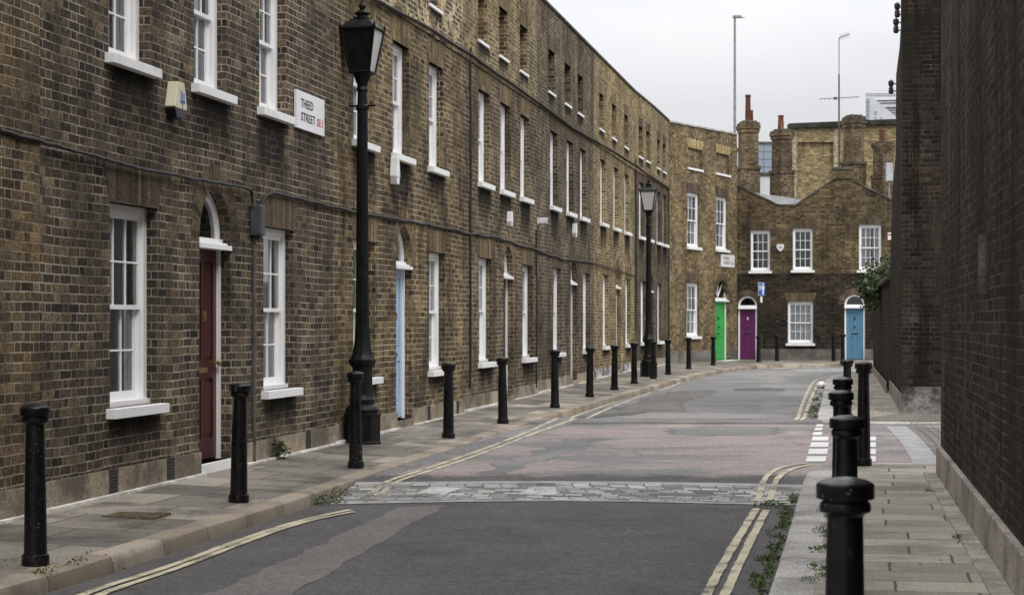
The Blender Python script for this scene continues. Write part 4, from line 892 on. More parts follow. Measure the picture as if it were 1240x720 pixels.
pb_ = box_building('brick_warehouse', 'dark brick building standing past the side street on the right, corner pier facing the viewer', 'building')
Q0 = Vector((WR2(31.8), 31.8)); Q1 = Vector((WR2(39.6), 39.6)); pb_.location = (Q1.x, Q1.y, 0); dd_ = Q1-Q0; LL = dd_.length; pb_.rotation_euler.z = math.atan2(dd_.y, dd_.x)+math.pi
# street side outline in (local x from far corner, z): lower body deeper than the top
def lx(Y): return LL*(39.6-Y)/7.8
prof = [(lx(39.6), -.2), (LL, -.2), (LL, 12), (lx(32.5), 12), (lx(32.55), 6.35), (lx(33.2), 6.1), (lx(35.3), 5.9), (lx(35.5), 4.5), (lx(38.0), 4.0), (lx(39.2), 2.9), (lx(39.6), 2.6)]
m_ = MB(); m_.prism(prof, 0, .45); m_.prism([(LL-.5, -.2), (LL-.001, -.2), (LL-.001, 12), (LL-.5, 12)], .45, 9)
# front pier face must face the viewer: its own skewed block
m_.build('wall', M['brickR2'], pb_)
m_ = MB(); m_.box(-.02, LL+.02, -.02, .0, -.1, .34); m_.build('plinth', M['plinthr'], pb_)
m_ = MB(); m_.box(LL, LL+.03, -.02, 9, -.1, .47); m_.build('pier_base', M['pierbase'], pb_)
m_ = MB(); m_.box(LL-.5, LL+.02, -.02, 9, 12.002, 12.1); m_.build('coping', M['copingd'], pb_)
gw = empty('garden_wall', (WR2(39.6), 39.6, 0)); g1 = Vector((WR2(57.5)-.05, 57.5)); gd = g1-Vector((WR2(39.6), 39.6)); g1 = Vector((WR2(39.6), 39.6))+gd*1.0; GL = gd.length; gw.rotation_euler.z = math.atan2(gd.y, gd.x)+math.pi
gw.location = (g1.x, g1.y, 0); tag(gw, 'low dark brick garden wall with ivy spilling over it', 'wall')
m_ = MB(); m_.box(0, GL-.01, 0, .33, -.2, 2.35); 
for k in range(0): m_.box(.6+k*3, 1.05+k*3, -.06, 0, -.2, 2.3)
m_.build('wall', M['brickR2'], gw); m_ = MB(); m_.box(-.03, GL-.01, -.09, .36, 2.352, 2.42); m_.build('coping', M['copingd'], gw); m_ = MB(); m_.box(-.02, GL-.01, -.085, -.065, -.1, .3); m_.build('plinth', M['plinthr'], gw)

# ------------------------------------------------------------------ buildings behind
yb = empty('gabled_warehouse', (0,0,0)); tag(yb, 'tall yellow brick building with recessed panel rising behind the chimneys', 'building')
Yb = 86.0
def XB(px, Y=Yb): return (px-CX)/F*Y
def ZB(py, Y=Yb): return EYE-(py-HY)*Y/F
xa, xq = XB(958), XB(1100); z0_, z1_ = ZB(156), ZB(150)
yb.location = (xa, Yb, 0); Lb = xq-xa; rk = (z1_-z0_)/Lb
m_ = MB(); a1_, a2_ = XB(966)-xa, XB(1009)-xa; zt_ = ZB(172); b1_, b2_ = XB(1048)-xa, XB(1058)-xa
us = [0, a1_, a2_, Lb]
m_.poly([(0,0,-.3), (a1_,0,-.3), (a1_,0,z0_+rk*a1_), (0,0,z0_)]); m_.poly([(a2_,0,-.3), (Lb,0,-.3), (Lb,0,z1_), (a2_,0,z0_+rk*a2_)])
m_.poly([(a1_,0,zt_), (a2_,0,zt_), (a2_,0,z0_+rk*a2_), (a1_,0,z0_+rk*a1_)]); m_.poly([(a1_,.16,-.3), (a2_,.16,-.3), (a2_,.16,zt_), (a1_,.16,zt_)])
m_.poly([(a1_,0,-.3), (a1_,.16,-.3), (a1_,.16,zt_), (a1_,0,zt_)]); m_.poly([(a2_,0,zt_), (a2_,.16,zt_), (a2_,.16,-.3), (a2_,0,-.3)]); m_.poly([(a1_,0,zt_), (a1_,.16,zt_), (a2_,.16,zt_), (a2_,0,zt_)])
m_.poly([(1.9,12,-.3), (0,0,-.3), (0,0,z0_), (1.9,12,z0_)]); m_.poly([(Lb,0,-.3), (Lb,12,-.3), (Lb,12,z1_), (Lb,0,z1_)]); m_.poly([(Lb,12,-.3), (1.9,12,-.3), (1.9,12,z0_), (Lb,12,z1_)])
m_.build('wall', M['brickY'], yb)
m_ = MB(); m_.prism([(-.1, z0_), (Lb, z1_), (Lb, z1_+.22), (-.1, z0_+.22)], -.18, .5); M['cornd'] = noisy('sooty_cornice', (.02,.018,.016), (.05,.045,.04), 3, .9, .2, .3); m_.build('parapet_cornice', M['cornd'], yb)
M['quoin'] = noisy('pale_brick_quoin', (.27,.24,.17), (.42,.37,.27), 6, .9, .2, .3, fine=20)
for qa, qb in ((XB(959.5)-xa, XB(964)-xa), (XB(1010.5)-xa, XB(1015)-xa)):
    m_ = MB(); z = 3.0; k = 0
    while z < zt_+.3: m_.box(qa-(.03 if k % 2 else 0), qb+(.03 if k % 2 else 0), -.02, .0, z, z+.27); z += .3; k += 1
    m_.build('quoin', M['quoin'], yb)
gbd = empty('office_block', (XB(905, 125), 125, 0)); tag(gbd, 'blue-grey glass office block glimpsed between two chimneys', 'building')
M['bluecl'] = noisy('blue_grey_cladding', (.24,.29,.36), (.30,.35,.43), .4, .3, .5, 0); M['whitecl'] = noisy('white_cladding', (.46,.47,.49), (.54,.55,.57), .5, .5, .4, 0)
zb1, zb2, zb3 = ZB(211, 125), ZB(174, 125), -.3; wB = XB(950, 125)-XB(905, 125)
m_ = MB(); m_.box(0, wB, 0, 10, zb1+.1, zb2); m_.build('glass_facade', M['bluecl'], gbd)
m_ = MB(); m_.box(0, wB, -.05, 10, zb3, zb1-.1); m_.build('lower_wall', M['whitecl'], gbd)
m_ = MB(); m_.box(-.1, wB+.1, -.15, 10.1, zb1-.1, zb1+.1); m_.box(-.1, wB+.1, -.1, 10.1, zb2, zb2+.12); m_.build('cornice', M['copingd'], gbd)
m_ = MB()
for k in range(1, 4): zz_ = zb1+(zb2-zb1)*k/4; m_.box(0, wB, -.03, 0, zz_-.02, zz_+.02)
for k in range(4, 5): m_.box(wB*k/9-.03, wB*k/9+.03, -.03, 0, zb1+.1, zb2)
m_.build('mullion', M['galv'], gbd)
Yt = 270.0; tw = empty('apartment_tower', (XB(1048.5, Yt), Yt, 0)); tw.rotation_euler.z = -math.atan2(428, 2400)-.004; tag(tw, 'white modern tower with slanting roofline far behind on the right', 'building')
def TX(px): return XB(px, Yt)-XB(1048.5, Yt)
def TZ(py): return ZB(py, Yt)
m_ = MB(); m_.prism([(0, -.3), (TX(1105), -.3), (TX(1105), TZ(160)), (TX(1056), TZ(117.5)), (0, TZ(117.5))], 0, 14); m_.build('wall', M['whitecl'], tw)
M['louvre'] = noisy('grey_louvre', (.24,.245,.26), (.34,.345,.36), .2, .6, .3, 0); m_ = MB()
m_.box(TX(1055), TX(1105), 3, 14, TZ(160), TZ(119)); m_.build('louvred_core', M['louvre'], tw); m_ = MB()
for k in range(9): m_.box(TX(1055), TX(1105), 2.7, 3, TZ(119+k*3), TZ(118.2+k*3)); 
m_.box(TX(1056), TX(1105), 2.5, 14, TZ(127.5), TZ(125.5)); m_.build('louvre_blade', M['whitecl'], tw)
for k in range(8):
    y0 = 119.5+k*5.2; m_ = MB(); m_.box(TX(1049.2), TX(1052.6), -.12, .05, TZ(y0+4.4), TZ(y0)); m_.build('window', M['bluecl'], tw)
for (cx_, r0) in ((1059, 0), (1065.5, 0), (1075.5, 1), (1084, 2)):
    for y0 in (128.5, 134.5, 142.0, 148.0, 155):
        if y0 < 128+ (cx_-1056)*.86+2: continue
        m_ = MB(); m_.box(TX(cx_), TX(cx_+2.6), -.12, .05, TZ(y0+4.2), TZ(y0)); m_.build('window', M['bluecl'], tw)
m_ = MB()
for px in range(1049, 1092, 3): m_.tube([(TX(px), .5, TZ(118)), (TX(px), .5, TZ(113))], .06, 4)
m_.tube([(0, .5, TZ(113)), (TX(1100), .5, TZ(114.5))], .06, 4); m_.tube([(0, .5, TZ(115)), (TX(1100), .5, TZ(116.5))], .05, 4); m_.build('roof_railing', M['galv'], tw)

# masts
mt = empty('lighting_mast', (XB(889.8, 82), 82, 0)); tag(mt, 'tall slim grey lighting mast rising beside the left chimney', 'mast')
m_ = MB(); zt_ = ZB(21, 82); m_.lathe([(.075, 0), (.06, zt_*.6), (.045, zt_)], 10); m_.build('pole', M['galv'], mt, smooth=True)
m_ = MB(); m_.box(-.08, .28, -.08, .08, zt_-.04, zt_+.07); m_.tube([(.25, 0, zt_), (.42, 0, zt_-.03)], .025, 6); m_.build('lamp_head', M['galv'], mt, bevel=.01)
ar = empty('tv_aerial', ray(1016, 212, 73.5)); tag(ar, 'tall thin television aerial mast standing behind the gable peak', 'aerial')
h1, h2, h3 = [(212-y)/F*73.5 for y in (46, 90, 119)]
m_ = MB(); m_.tube([(0,0,-.5), (0,0,h2)], .032, 8); m_.tube([(0,0,h2), (0,0,h1)], .016, 8); m_.build('pole', M['pipe'], ar, smooth=True)
m_ = MB(); m_.tube([(-.72,0,h3-.03), (.75,0,h3+.05)], .012, 6)
for k in range(9): x = -.68+k*.17; m_.tube([(x,-.32,h3+.055*x), (x,.32,h3+.055*x)], .007, 5)
m_.box(-.2, -.08, -.05, .05, h3-.05, h3+.04); m_.build('antenna', M['pipe'], ar)
m_ = MB(); m_.tube([(0,0,h1), (.38,0,h1+.13)], .014, 6)
for k in range(6): x = .04+k*.065; m_.tube([(x,-.22,h1+.34*x), (x,.22,h1+.34*x)], .007, 5); m_.tube([(x,0,h1+.34*x-.12), (x,0,h1+.34*x+.12)], .006, 5)
m_.build('antenna', M['pipe'], ar)

# ------------------------------------------------------------------ bollards
def flute(a, z): return -.02*abs(math.sin(6*a))
bz = MB(); bz.lathe([(.084, 0), (.086, .01), (.086, .062), (.082, .074), (.0725, .078), (.0715, .09), (.066, .45), (.0575, .875)], 36, rmod=flute)
def cap_flute(a, z): return -.025*abs(math.sin(6*a)) if .928 < z < .982 else 0
bcap = MB(); bcap.lathe([(.058, .872), (.066, .882), (.081, .888), (.083, .900), (.081, .916), (.074, .921), (.074, .926), (.092, .929), (.0935, .934), (.0935, .974), (.090, .980), (.070, .990), (.040, .997), (.012, 1.0)], 36, rmod=cap_flute)
proto = empty('bollard', (0,0,0)); bz.build('post', M['bollard'], proto, smooth=True); bcap.build('cap', M['bollard'], proto, smooth=True)
bfoot = MB(); bfoot.box(-.15, .15, -.15, .15, -.02, .006); bfoot.build('foot_mortar', M['plinth'], proto)
used = [False]
def put_bollard(p, h, label, group, rz=0):
    o = proto if not used[0] else copy_tree(proto); used[0] = True
    o.location = p; o.scale = (1, 1, h); o.rotation_euler = (R(rnd(-.8, .8)), R(rnd(-.8, .8)), rz if rz else rnd(0, 3)); tag(o, label, 'bollard', group)
GLB = 'black bollards along the left kerb'; GRB = 'black bollards along the right kerb'; GEB = 'black bollards outside the end houses'
left = [(43, 685, 1.0, 'black bollard with flaking paint nearest on the left, weeds at its foot'), (289, 609, 1.0, 'black bollard standing between the red door and the grey conduit'),
 (431, 567, 1.0, 'black bollard with pink chipped cap directly in front of the nearer lamp post'), (543, 531, .98, 'black bollard between the pale blue door and the next house'),
 (609, 513, .97, 'heavily scratched black bollard in front of the grey-brown house\'s door'), (672, 494, .99, 'black bollard before the sooty grey house\'s nearer ground floor window'),
 (714, 481, .96, 'black bollard before the sooty grey house\'s farther ground floor window'), (744, 472.5, .94, 'black bollard before the yellow house\'s door'),
 (768, 465, .94, 'black bollard just left of the farther lamp post'), (791, 459, .93, 'black bollard overlapping the farther lamp post base'),
 (809, 454, .92, 'black bollard before the inner corner of the terrace'), (834, 447.5, .92, 'black bollard before the ochre house\'s ground floor window'), (863.5, 443.2, .92, 'black bollard just left of the green door')]
for px, py, h, lb in left: put_bollard(unp(px, py), h, lb, GLB)
for px, py, h, lb in ((918.5, 439.3, .90, 'black bollard at the right side of the purple door'), (941, 438.4, .90, 'black bollard below the pavement sign, between purple door and window'),
                      (1009.5, 438.3, .90, 'black bollard between the end window and the blue door'), (1020.5, 441, .98, 'black bollard at the left side of the steel-blue door')): put_bollard(unp(px, py), h, lb, GEB)
for X_, Y_, h, lb in ((1.075, 6.42, 1.0, 'black bollard closest to the viewer, cut off by the bottom edge'), (1.80, 10.72, 1.0, 'second nearest black bollard in the right row, its cap above the closest one'),
                      (2.43, 14.63, 1.0, 'third nearest black bollard in the right row'), (3.04, 18.18, 1.0, 'fourth black bollard in the right row, small cap before the crossing'),
                      (5.12, 30.3, .90, 'black bollard beyond the crossing, topmost cap in the right-hand cluster')): put_bollard(Vector((X_, Y_, zg(Y_))), h, lb, GRB)
put_bollard(Vector((3.67, 20.68, 0)), 1.095, 'tall full-length black bollard on the pavement corner at the crossing', GRB)

# ------------------------------------------------------------------ lamp posts
def fl8(a, z): return -.05*abs(math.sin(5*a)) if .95 < z < 4.1 else 0
def make_lamp():
    root = empty('street_lamp', (0,0,0))
    b_ = MB(); b_.lathe([(.235, 0), (.235, .03), (.225, .04), (.225, .33), (.235, .345), (.235, .37), (.20, .385)], 8); b_.lathe([(.20, .385), (.205, .42), (.185, .455), (.150, .48), (.150, .52), (.158, .54), (.135, .57), (.125, .62), (.118, .9), (.125, .93)], 24)
    b_.build('pedestal', M['lampblack'], root, smooth=True)
    s_ = MB(); s_.lathe([(.125, .93), (.160, .96), (.170, .99), (.170, 1.02), (.150, 1.045), (.128, 1.09), (.105, 1.2), (.092, 1.35), (.084, 1.5), (.066, 3.95), (.066, 4.02), (.082, 4.04), (.082, 4.08), (.062, 4.10), (.056, 4.25)], 40, rmod=fl8)
    s_.build('post', M['lampblack'], root, smooth=True)
    l_ = MB(); l_.tube([(-.17, 0, 4.08), (.17, 0, 4.08)], .013, 8); l_.build('ladder_bar', M['lampblack'], root)
    n_ = MB(); n_.lathe([(.056, 4.25), (.075, 4.27), (.060, 4.31), (.070, 4.36), (.110, 4.45), (.125, 4.48)], 20); n_.build('neck', M['lampblack'], root, smooth=True)
    z0, z1, h0, h1_ = 4.48, 5.0, .12, .208; lan = MB()
    def pt(sx, sy, k, e=0): h = h0+(h1_-h0)*k+e; return Vector((sx*h, sy*h, z0+(z1-z0)*k))
    for sx, sy in ((-1,-1), (1,-1), (1,1), (-1,1)): 
        a, c = pt(sx, sy, 0), pt(sx, sy, 1); lan.tube([a, c], .016, 6)
    cs = [(-1,-1), (1,-1), (1,1), (-1,1)]
    for i in range(4):
        (ax, ay), (bx_, by_) = cs[i], cs[(i+1) % 4]
        lan.tube([pt(ax, ay, 0), pt(bx_, by_, 0)], .018, 6); lan.tube([pt(ax, ay, 1), pt(bx_, by_, 1)], .022, 6)
    lan.box(-.125, .125, -.125, .125, z0-.02, z0+.01)
    # solid panel on the pavement-facing front
    q = [pt(-1,-1,0.02,-.002), pt(1,-1,.02,-.002), pt(1,-1,.98,-.002), pt(-1,-1,.98,-.002)]; qb = [p+Vector((0,.008,0)) for p in q]
    lan.poly(q); lan.poly(qb[::-1])
    fr_ = lan.build('lantern_frame', M['lampblack'], root)
    return root, pt, z0, z1
lamp, lpt, lz0, lz1 = make_lamp()
def lamp_glass(root, sides):
    for (a, b2) in sides:
        g_ = MB(); q = [lpt(*a, .03, -.004), lpt(*b2, .03, -.004), lpt(*b2, .97, -.004), lpt(*a, .97, -.004)]; n_ = (q[1]-q[0]).cross(q[3]-q[0]).normalized()*-.004
        g_.poly(q); g_.poly([p+n_ for p in q][::-1]); g_.build('lantern_pane', M['lglass'], root)
lamp_glass(lamp, [((1,-1), (1,1)), ((1,1), (-1,1)), ((-1,1), (-1,-1))])
hd_ = MB(); zr = 5.0; e = .226
ring0 = [Vector((sx*e, sy*e, zr)) for sx, sy in ((-1,-1), (1,-1), (1,1), (-1,1))]; ring1 = [Vector((sx*.10, sy*.10, zr+.125)) for sx, sy in ((-1,-1), (1,-1), (1,1), (-1,1))]
for i in range(4): j = (i+1) % 4; hd_.poly([ring0[i], ring0[j], ring1[j], ring1[i]]); 
hd_.poly(ring0[::-1]); hd_.poly(ring1)
for sx, sy in ((-1,-1), (1,-1), (1,1), (-1,1)): hd_.lathe([(.012, 0), (.018, .02), (.006, .07)], 8, c=(sx*.216, sy*.216, zr))
hd_.lathe([(.115, .12), (.118, .135), (.07, .15), (.066, .17), (.095, .185), (.098, .20), (.05, .225), (.03, .245), (.045, .27), (.048, .29), (.03, .315), (.014, .33), (.010, .36), (.003, .40)], 20, c=(0,0,zr))
hd_.build('lantern_hood', M['lampblack'], lamp, smooth=True)
lamp2 = copy_tree(lamp)
p = unp(438, 541); lamp.location = p+Vector((0, .1, .03)); lamp.rotation_euler.z = R(-13); tag(lamp, 'tall black lamp post with a solid-fronted square lantern, nearer of the two', 'street lamp', 'Victorian style street lamps')
p = unp(785.5, 457); lamp2.location = p+Vector((0, 0, .02)); lamp2.scale = (.93, .93, .915); lamp2.rotation_euler.z = R(-100); tag(lamp2, 'farther black lamp post with pale glazed lantern, near the terrace corner', 'street lamp', 'Victorian style street lamps')

# ------------------------------------------------------------------ things on the walls
segs = [(nB, nC), (nC, nD), (nD, nE), (nE, nF), (nF, nG), (nG, nH), (nH, nJ)]
def onwall(px, py, out=.03):
    for a, b2 in segs:
        xa_ = CX+F*a[0]/a[1]; xb_ = CX+F*b2[0]/b2[1]
        if xa_-1e-6 <= px <= xb_ or (a is nB and px < xa_) :
            u, Y = on_line(a, b2, px); t = Vector((b2[0]-a[0], b2[1]-a[1], 0)).normalized(); nn = Vector((t.y, -t.x, 0))
            Pw = Vector((a[0], a[1], 0))+t*u; return Vector((Pw.x, Pw.y, EYE-(py-HY)*Y/F))+nn*out, math.atan2(t.y, t.x)
def cable(name, pts, r, label, mat='cable', jitter=.0, out=.025):
    P = []
    for (xa_, ya_), (xb_, yb_) in zip(pts, pts[1:]):
        n = max(1, int(abs(xb_-xa_)/7))
        for i in range(n): P.append(onwall(xa_+(xb_-xa_)*i/n, ya_+(yb_-ya_)*i/n+rnd(-jitter, jitter), out)[0])
    P.append(onwall(*pts[-1], out)[0]); mb = MB(); mb.tube(P, r, 6); o = mb.build(name, M[mat], None, smooth=True); tag(o, label, 'cable', 'cables along the terrace front'); return o
cable('cable', [(-8, 158), (46, 172), (100, 187), (160, 203), (230, 217), (285, 226), (299, 230), (301, 247)], .017, 'black cable sagging over the dark house to the junction box', jitter=.8, out=.045)
cable('cable', [(309, 270), (312, 252), (318, 238), (327, 234), (350, 238), (400, 251), (457, 262), (523, 273), (560, 281), (600, 288), (640, 300), (680, 314), (690, 315), (719, 319)], .020, 'thick black cable bundle running right of the junction box above the doors', jitter=1.0)
cable('cable', [(420, -13), (455, 2), (473, 12), (520, 36), (550, 57), (567, 66), (600, 90), (651, 125), (690, 154), (718, 170), (768, 200), (790, 216), (809, 228)], .022, 'long black cable under the top storey of the whole terrace', jitter=.6, out=.05)
cable('cable', [(719.5, 319), (768, 334)], .014, 'thin cable across the yellow stock brick house', out=.03)
def vert(px, y0, y1, r, name, label, mat='cable', cat='cable'):
    a, an = onwall(px, y0, .03); c_ = Vector((a.x, a.y, onwall(px, y1, .03)[0].z)); n = 14; mb = MB(); mb.tube([a.lerp(c_, i/n)+Vector((rnd(-.006, .006), rnd(-.006, .006), 0)) for i in range(n+1)], r, 8)
    o = mb.build(name, M[mat], None, smooth=True); tag(o, label, cat, 'vertical cables and pipes on the terrace'); return o
vert(567.5, 58, 470, .018, 'cable', 'vertical black cable at the joint between yellow-brown and grey-brown houses')
vert(648, 278, 470, .014, 'cable', 'vertical cable right of the third house\'s last window')
vert(769, 192, 400, .016, 'cable', 'vertical cable at the right edge of the yellow stock house')
vert(304.5, 292, 565, .020, 'conduit', 'grey steel conduit dropping from junction box to pavement', 'pipe', 'pipe')
vert(809, 225, 430, .016, 'cable', 'vertical cable down the inner corner of the terrace')
def wallbox(px, py, name): p, an = onwall(px, py, 0); return empty(name, p, an)
# junction box
r_ = wallbox(304.5, 268, 'junction_box'); tag(r_, 'grey junction box on the wall above the conduit, right of red door', 'junction box')
m_ = MB(); m_.box(-.075, .075, -.13, 0, -.15, .17); m_.build('casing', M['boxgrey'], r_, bevel=.02); m_ = MB(); m_.box(-.05, .05, -.10, -.02, -.19, -.151); m_.build('cable_gland', M['cable'], r_, bevel=.01)
# alarm boxes
def bell(px, py, w_, h_, label, matb='plastic', matl=None, s=1.0, deep=.09):
    r_ = wallbox(px, py, 'alarm_box'); tag(r_, label, 'alarm box', 'burglar alarm boxes')
    m_ = MB(); a = [(-w_*.25, h_*.5), (-w_*.48, -h_*.20), (-w_*.42, -h_*.24), (w_*.42, -h_*.24), (w_*.48, -h_*.20), (w_*.25, h_*.5)]; m_.prism(a, -deep, 0); m_.build('casing', M[matb], r_, bevel=.008)
    m_ = MB(); m_.prism([(-w_*.47, -h_*.245), (-w_*.3, -h_*.5), (w_*.3, -h_*.5), (w_*.47, -h_*.245)], -deep*.95, 0); m_.build('strobe_lens', M[matl or matb], r_, bevel=.006); return r_
r_ = bell(207, 122, .34, .33, 'cream alarm box with dark blue base on the dark brown house', 'cream', 'navy', deep=.10)
m_ = MB()
for k, (x, z, h) in enumerate(((-.02, .03, .12), (.02, .0, .15), (.06, .02, .10))): m_.box(x, x+.012, -.1045, -.1005, z-h/2, z+h/2)
m_.box(-.03, .09, -.1045, -.1005, -.015, .0); m_.build('emblem', M['signb'], r_)
bell(474, 207, .20, .36, 'tall white alarm box under the sill beside the nearer lamp post', deep=.10)
bell(614.5, 265, .20, .26, 'small white alarm box on the grey-brown house'); bell(693.5, 279, .22, .30, 'rounded white alarm box on the sooty grey house')
r_ = wallbox(651, 267.5, 'security_camera'); tag(r_, 'small white wall-mounted security camera near the terrace middle', 'camera')
m_ = MB(); m_.box(-.05, .05, -.03, 0, -.06, .06); m_.build('bracket', M['plastic'], r_, bevel=.006); m_ = MB(); m_.box(-.06, .10, -.20, -.03, -.05, .06); m_.build('housing', M['plastic'], r_, bevel=.015); m_ = MB(); m_.box(-.04, .06, -.206, -.20, -.03, .04); m_.build('lens', M['blackm'], r_)
# blue cloth seen through the nearest window
hb_ = hB[0]; wv = [o for o in bpy.data.objects if o.parent == hb_ and o.name.startswith('window')][0]
bc = empty('blue_cloth', hb_.matrix_basis @ (wv.location+Vector((0, .26, 0))), hb_.rotation_euler.z); tag(bc, 'blue cloth hanging inside the ground floor window left of the red door', 'cloth')
m_ = MB(); m_.box(.12, .62, 0, .012, .78, .86); m_.build('rail_cloth', M['bluetoy'], bc); m_ = MB()
for k in range(6): m_.poly([(.80+.03*k, .01*math.sin(k*2), .06), (.83+.03*k, .01*math.sin(k*2+2), .06), (.83+.03*k, .01*math.sin(k*2+2), .42-.02*k), (.80+.03*k, .01*math.sin(k*2), .44-.02*k)])
m_.build('hanging_cloth', M['bluetoy'], bc)

# street signs
def text_mesh(s, height, width, mat, parent, loc):
    cu = bpy.data.curves.new('lettering', 'FONT'); cu.body = s; cu.size = 1; cu.extrude = .01; cu.offset = .003; cu.resolution_u = 2
    to = bpy.data.objects.new('lettering', cu); col.objects.link(to); dg = bpy.context.evaluated_depsgraph_get(); dg.update()
    me = bpy.data.meshes.new_from_object(to.evaluated_get(dg)); bpy.data.objects.remove(to); me.materials.clear(); me.materials.append(M[mat])
    xs = [v.co.x for v in me.vertices]; ys = [v.co.y for v in me.vertices]; kx = width/(max(xs)-min(xs)); ky = height/(max(ys)-min(ys)); x0 = min(xs); y0 = min(ys)
    for v in me.vertices: v.co = Vector(((v.co.x-x0)*kx, (v.co.y-y0)*ky, v.co.z*.15))
    o = bpy.data.objects.new('lettering', me); col.objects.link(o); o.parent = parent; o.location = loc; o.rotation_euler = (R(90), 0, 0); return o
def street_sign(loc, ang, w_, h_, label, k=1.0):
    r_ = empty('street_sign', loc, ang); tag(r_, label, 'sign', 'street name plates')
    m_ = MB(); m_.box(0, w_, -.035, -.004, -h_, 0); m_.build('plate', M['signw'], r_, bevel=.004)
    text_mesh('THEED', h_*.23, w_*.43, 'signk', r_, (w_*.15, -.037, -h_*.42))
    text_mesh('STREET', h_*.23, w_*.50, 'signk', r_, (w_*.15, -.037, -h_*.78))
    text_mesh('SE1', h_*.21, w_*.21, 'signr', r_, (w_*.71, -.037, -h_*.78))
    return r_
p0_, an = onwall(355, 108, .005); p1_, _ = onwall(389, 121, .005); ws = (Vector((p1_.x, p1_.y, 0))-Vector((p0_.x, p0_.y, 0))).length; hs = onwall(357, 108)[0].z-onwall(357, 154)[0].z
street_sign(p0_, an, ws, hs, 'large white street name plate beside the nearest upper windows', 1.0*ws/.95)
u_, z_ = gUZ(872.5, 307.5); u2, z2 = gUZ(888.5, 324); t_ = Vector((nK[0]-nJ[0], nK[1]-nJ[1], 0)).normalized(); an_ = math.atan2(t_.y, t_.x)
street_sign(Vector((nJ[0], nJ[1], 0))+t_*u_+Vector((0,0,z_)), an_, u2-u_, z_-z2, 'small distant white street name plate above the green door', .55*(u2-u_)/.62)
# alarm on end house
def end_loc(UZ, n0, n1, px, py): u, z = UZ(px, py); t = Vector((n1[0]-n0[0], n1[1]-n0[1], 0)).normalized(); return Vector((n0[0], n0[1], 0))+t*u+Vector((0,0,z)), math.atan2(t.y, t.x)
l_, a_ = end_loc(kUZ, nK, nM, 945, 299.5); r_ = empty('alarm_box', l_, a_); tag(r_, 'white heart-shaped alarm box between the end house\'s upper windows', 'alarm box', 'burglar alarm boxes')
m_ = MB(); m_.prism([(-.12, .09), (-.13, .0), (-.06, -.11), (.0, -.14), (.06, -.11), (.13, .0), (.12, .09), (.06, .12), (0, .10), (-.06, .12)], -.08, 0); m_.build('casing', M['plastic'], r_, bevel=.008); m_ = MB(); m_.prism([(-.07, .04), (-.05, -.04), (.05, -.04), (.07, .04)], -.088, -.082); m_.build('badge', M['blind'], r_)
l_, a_ = end_loc(mUZ, nM, nN, 1077.5, 286); r_ = empty('alarm_box', l_, a_); tag(r_, 'small white alarm box at the far house edge above the ivy', 'alarm box', 'burglar alarm boxes'); m_ = MB(); m_.box(-.07, .07, -.07, 0, -.13, .12); m_.build('casing', M['plastic'], r_, bevel=.01); m_ = MB(); m_.box(-.05, .05, -.074, -.07, .02, .08); m_.build('badge', M['signr'], r_)
# cabinet on chimney
l_ = ray(1077, 208, 70.6); r_ = empty('meter_cabinet', l_, 0); tag(r_, 'pale blue-grey box fixed beside the rightmost chimney', 'box'); m_ = MB(); m_.box(-.12, .12, -.08, .08, -.32, .32); m_.build('casing', M['lead'], r_, bevel=.01); m_ = MB(); m_.tube([(0, .05, -.3), (0, .05, -1.4)], .03, 6); m_.build('bracket', M['galv'], r_)
# pedestrian sign on post
p = unp(922, 437.3); sg = empty('pedestrian_sign', p); tag(sg, 'blue rectangular sign with white figures on a black post by the purple door', 'sign')
Ys = p.y; s_ = Ys/F; zt_ = EYE-(342-HY)*s_-p.z; zb_ = EYE-(357.5-HY)*s_-p.z
m_ = MB(); m_.lathe([(.055, 0), (.055, .9), (.038, .95), (.034, zt_+.02)], 12); m_.build('post', M['blackm'], sg, smooth=True)
m_ = MB(); m_.box(-.125, .135, -.06, -.04, zb_, zt_); m_.build('border', M['signw'], sg, bevel=.005)
m_ = MB(); m_.box(-.108, .118, -.064, -.0605, zb_+.017, zt_-.017); pl = m_.build('face', M['signb'], sg)
m_ = MB(); zc_ = (zb_+zt_)/2
def fig(cx_, zc, h):
    m_.lathe([(h*.08, 0), (h*.09, .003)], 10, c=(0,0,0)) if False else None
    m_.prism([(cx_+h*.09*math.cos(a), zc+h*.40+h*.09*math.sin(a)) for a in [k*math.pi/4 for k in range(8)]], -.067, -.0645)
    m_.prism([(cx_-h*.13, zc+h*.28), (cx_-h*.13, zc-h*.02), (cx_-h*.07, zc-h*.02), (cx_-h*.07, zc-h*.5), (cx_+h*.08, zc-h*.5), (cx_+h*.08, zc-h*.02), (cx_+h*.14, zc-h*.02), (cx_+h*.14, zc+h*.28)], -.067, -.0645)
fig(.045, zc_+.0, .36); fig(-.055, zc_+.045, .2)
m_.build('pictogram', M['signw'], sg); m_ = MB(); m_.box(-.045, .03, -.055, -.038, EYE-(366-HY)*s_-p.z, EYE-(358.8-HY)*s_-p.z); m_.build('small_plate', M['signw'], sg)
# insulators on the tall pier
def insulator(px, py, label, two=True):
    p = ray(px, py, 32.9 if px > 1083 else 35.4); r_ = empty('insulator', p); tag(r_, label, 'insulator', 'black insulators on the dark pier')
    m_ = MB(); m_.lathe([(.025, -.13), (.045, -.11), (.045, -.03), (.03, 0), (.05, .03), (.05, .09), (.02, .12)], 12); m_.build('body', M['blackm'], r_, smooth=True)
    m_ = MB(); m_.tube([(0,0,.05), (.16,0,.05)], .012, 6); m_.tube([(0,0,-.08), (.16,0,-.08)], .012, 6); m_.build('bracket', M['blackm'], r_)
insulator(1086.5, 12, 'upper black insulator at the top of the dark pier'); insulator(1085, 31, 'lower black insulator below the topmost one on the dark pier'); insulator(1079, 105, 'black insulator on a bracket beside the distant white tower')

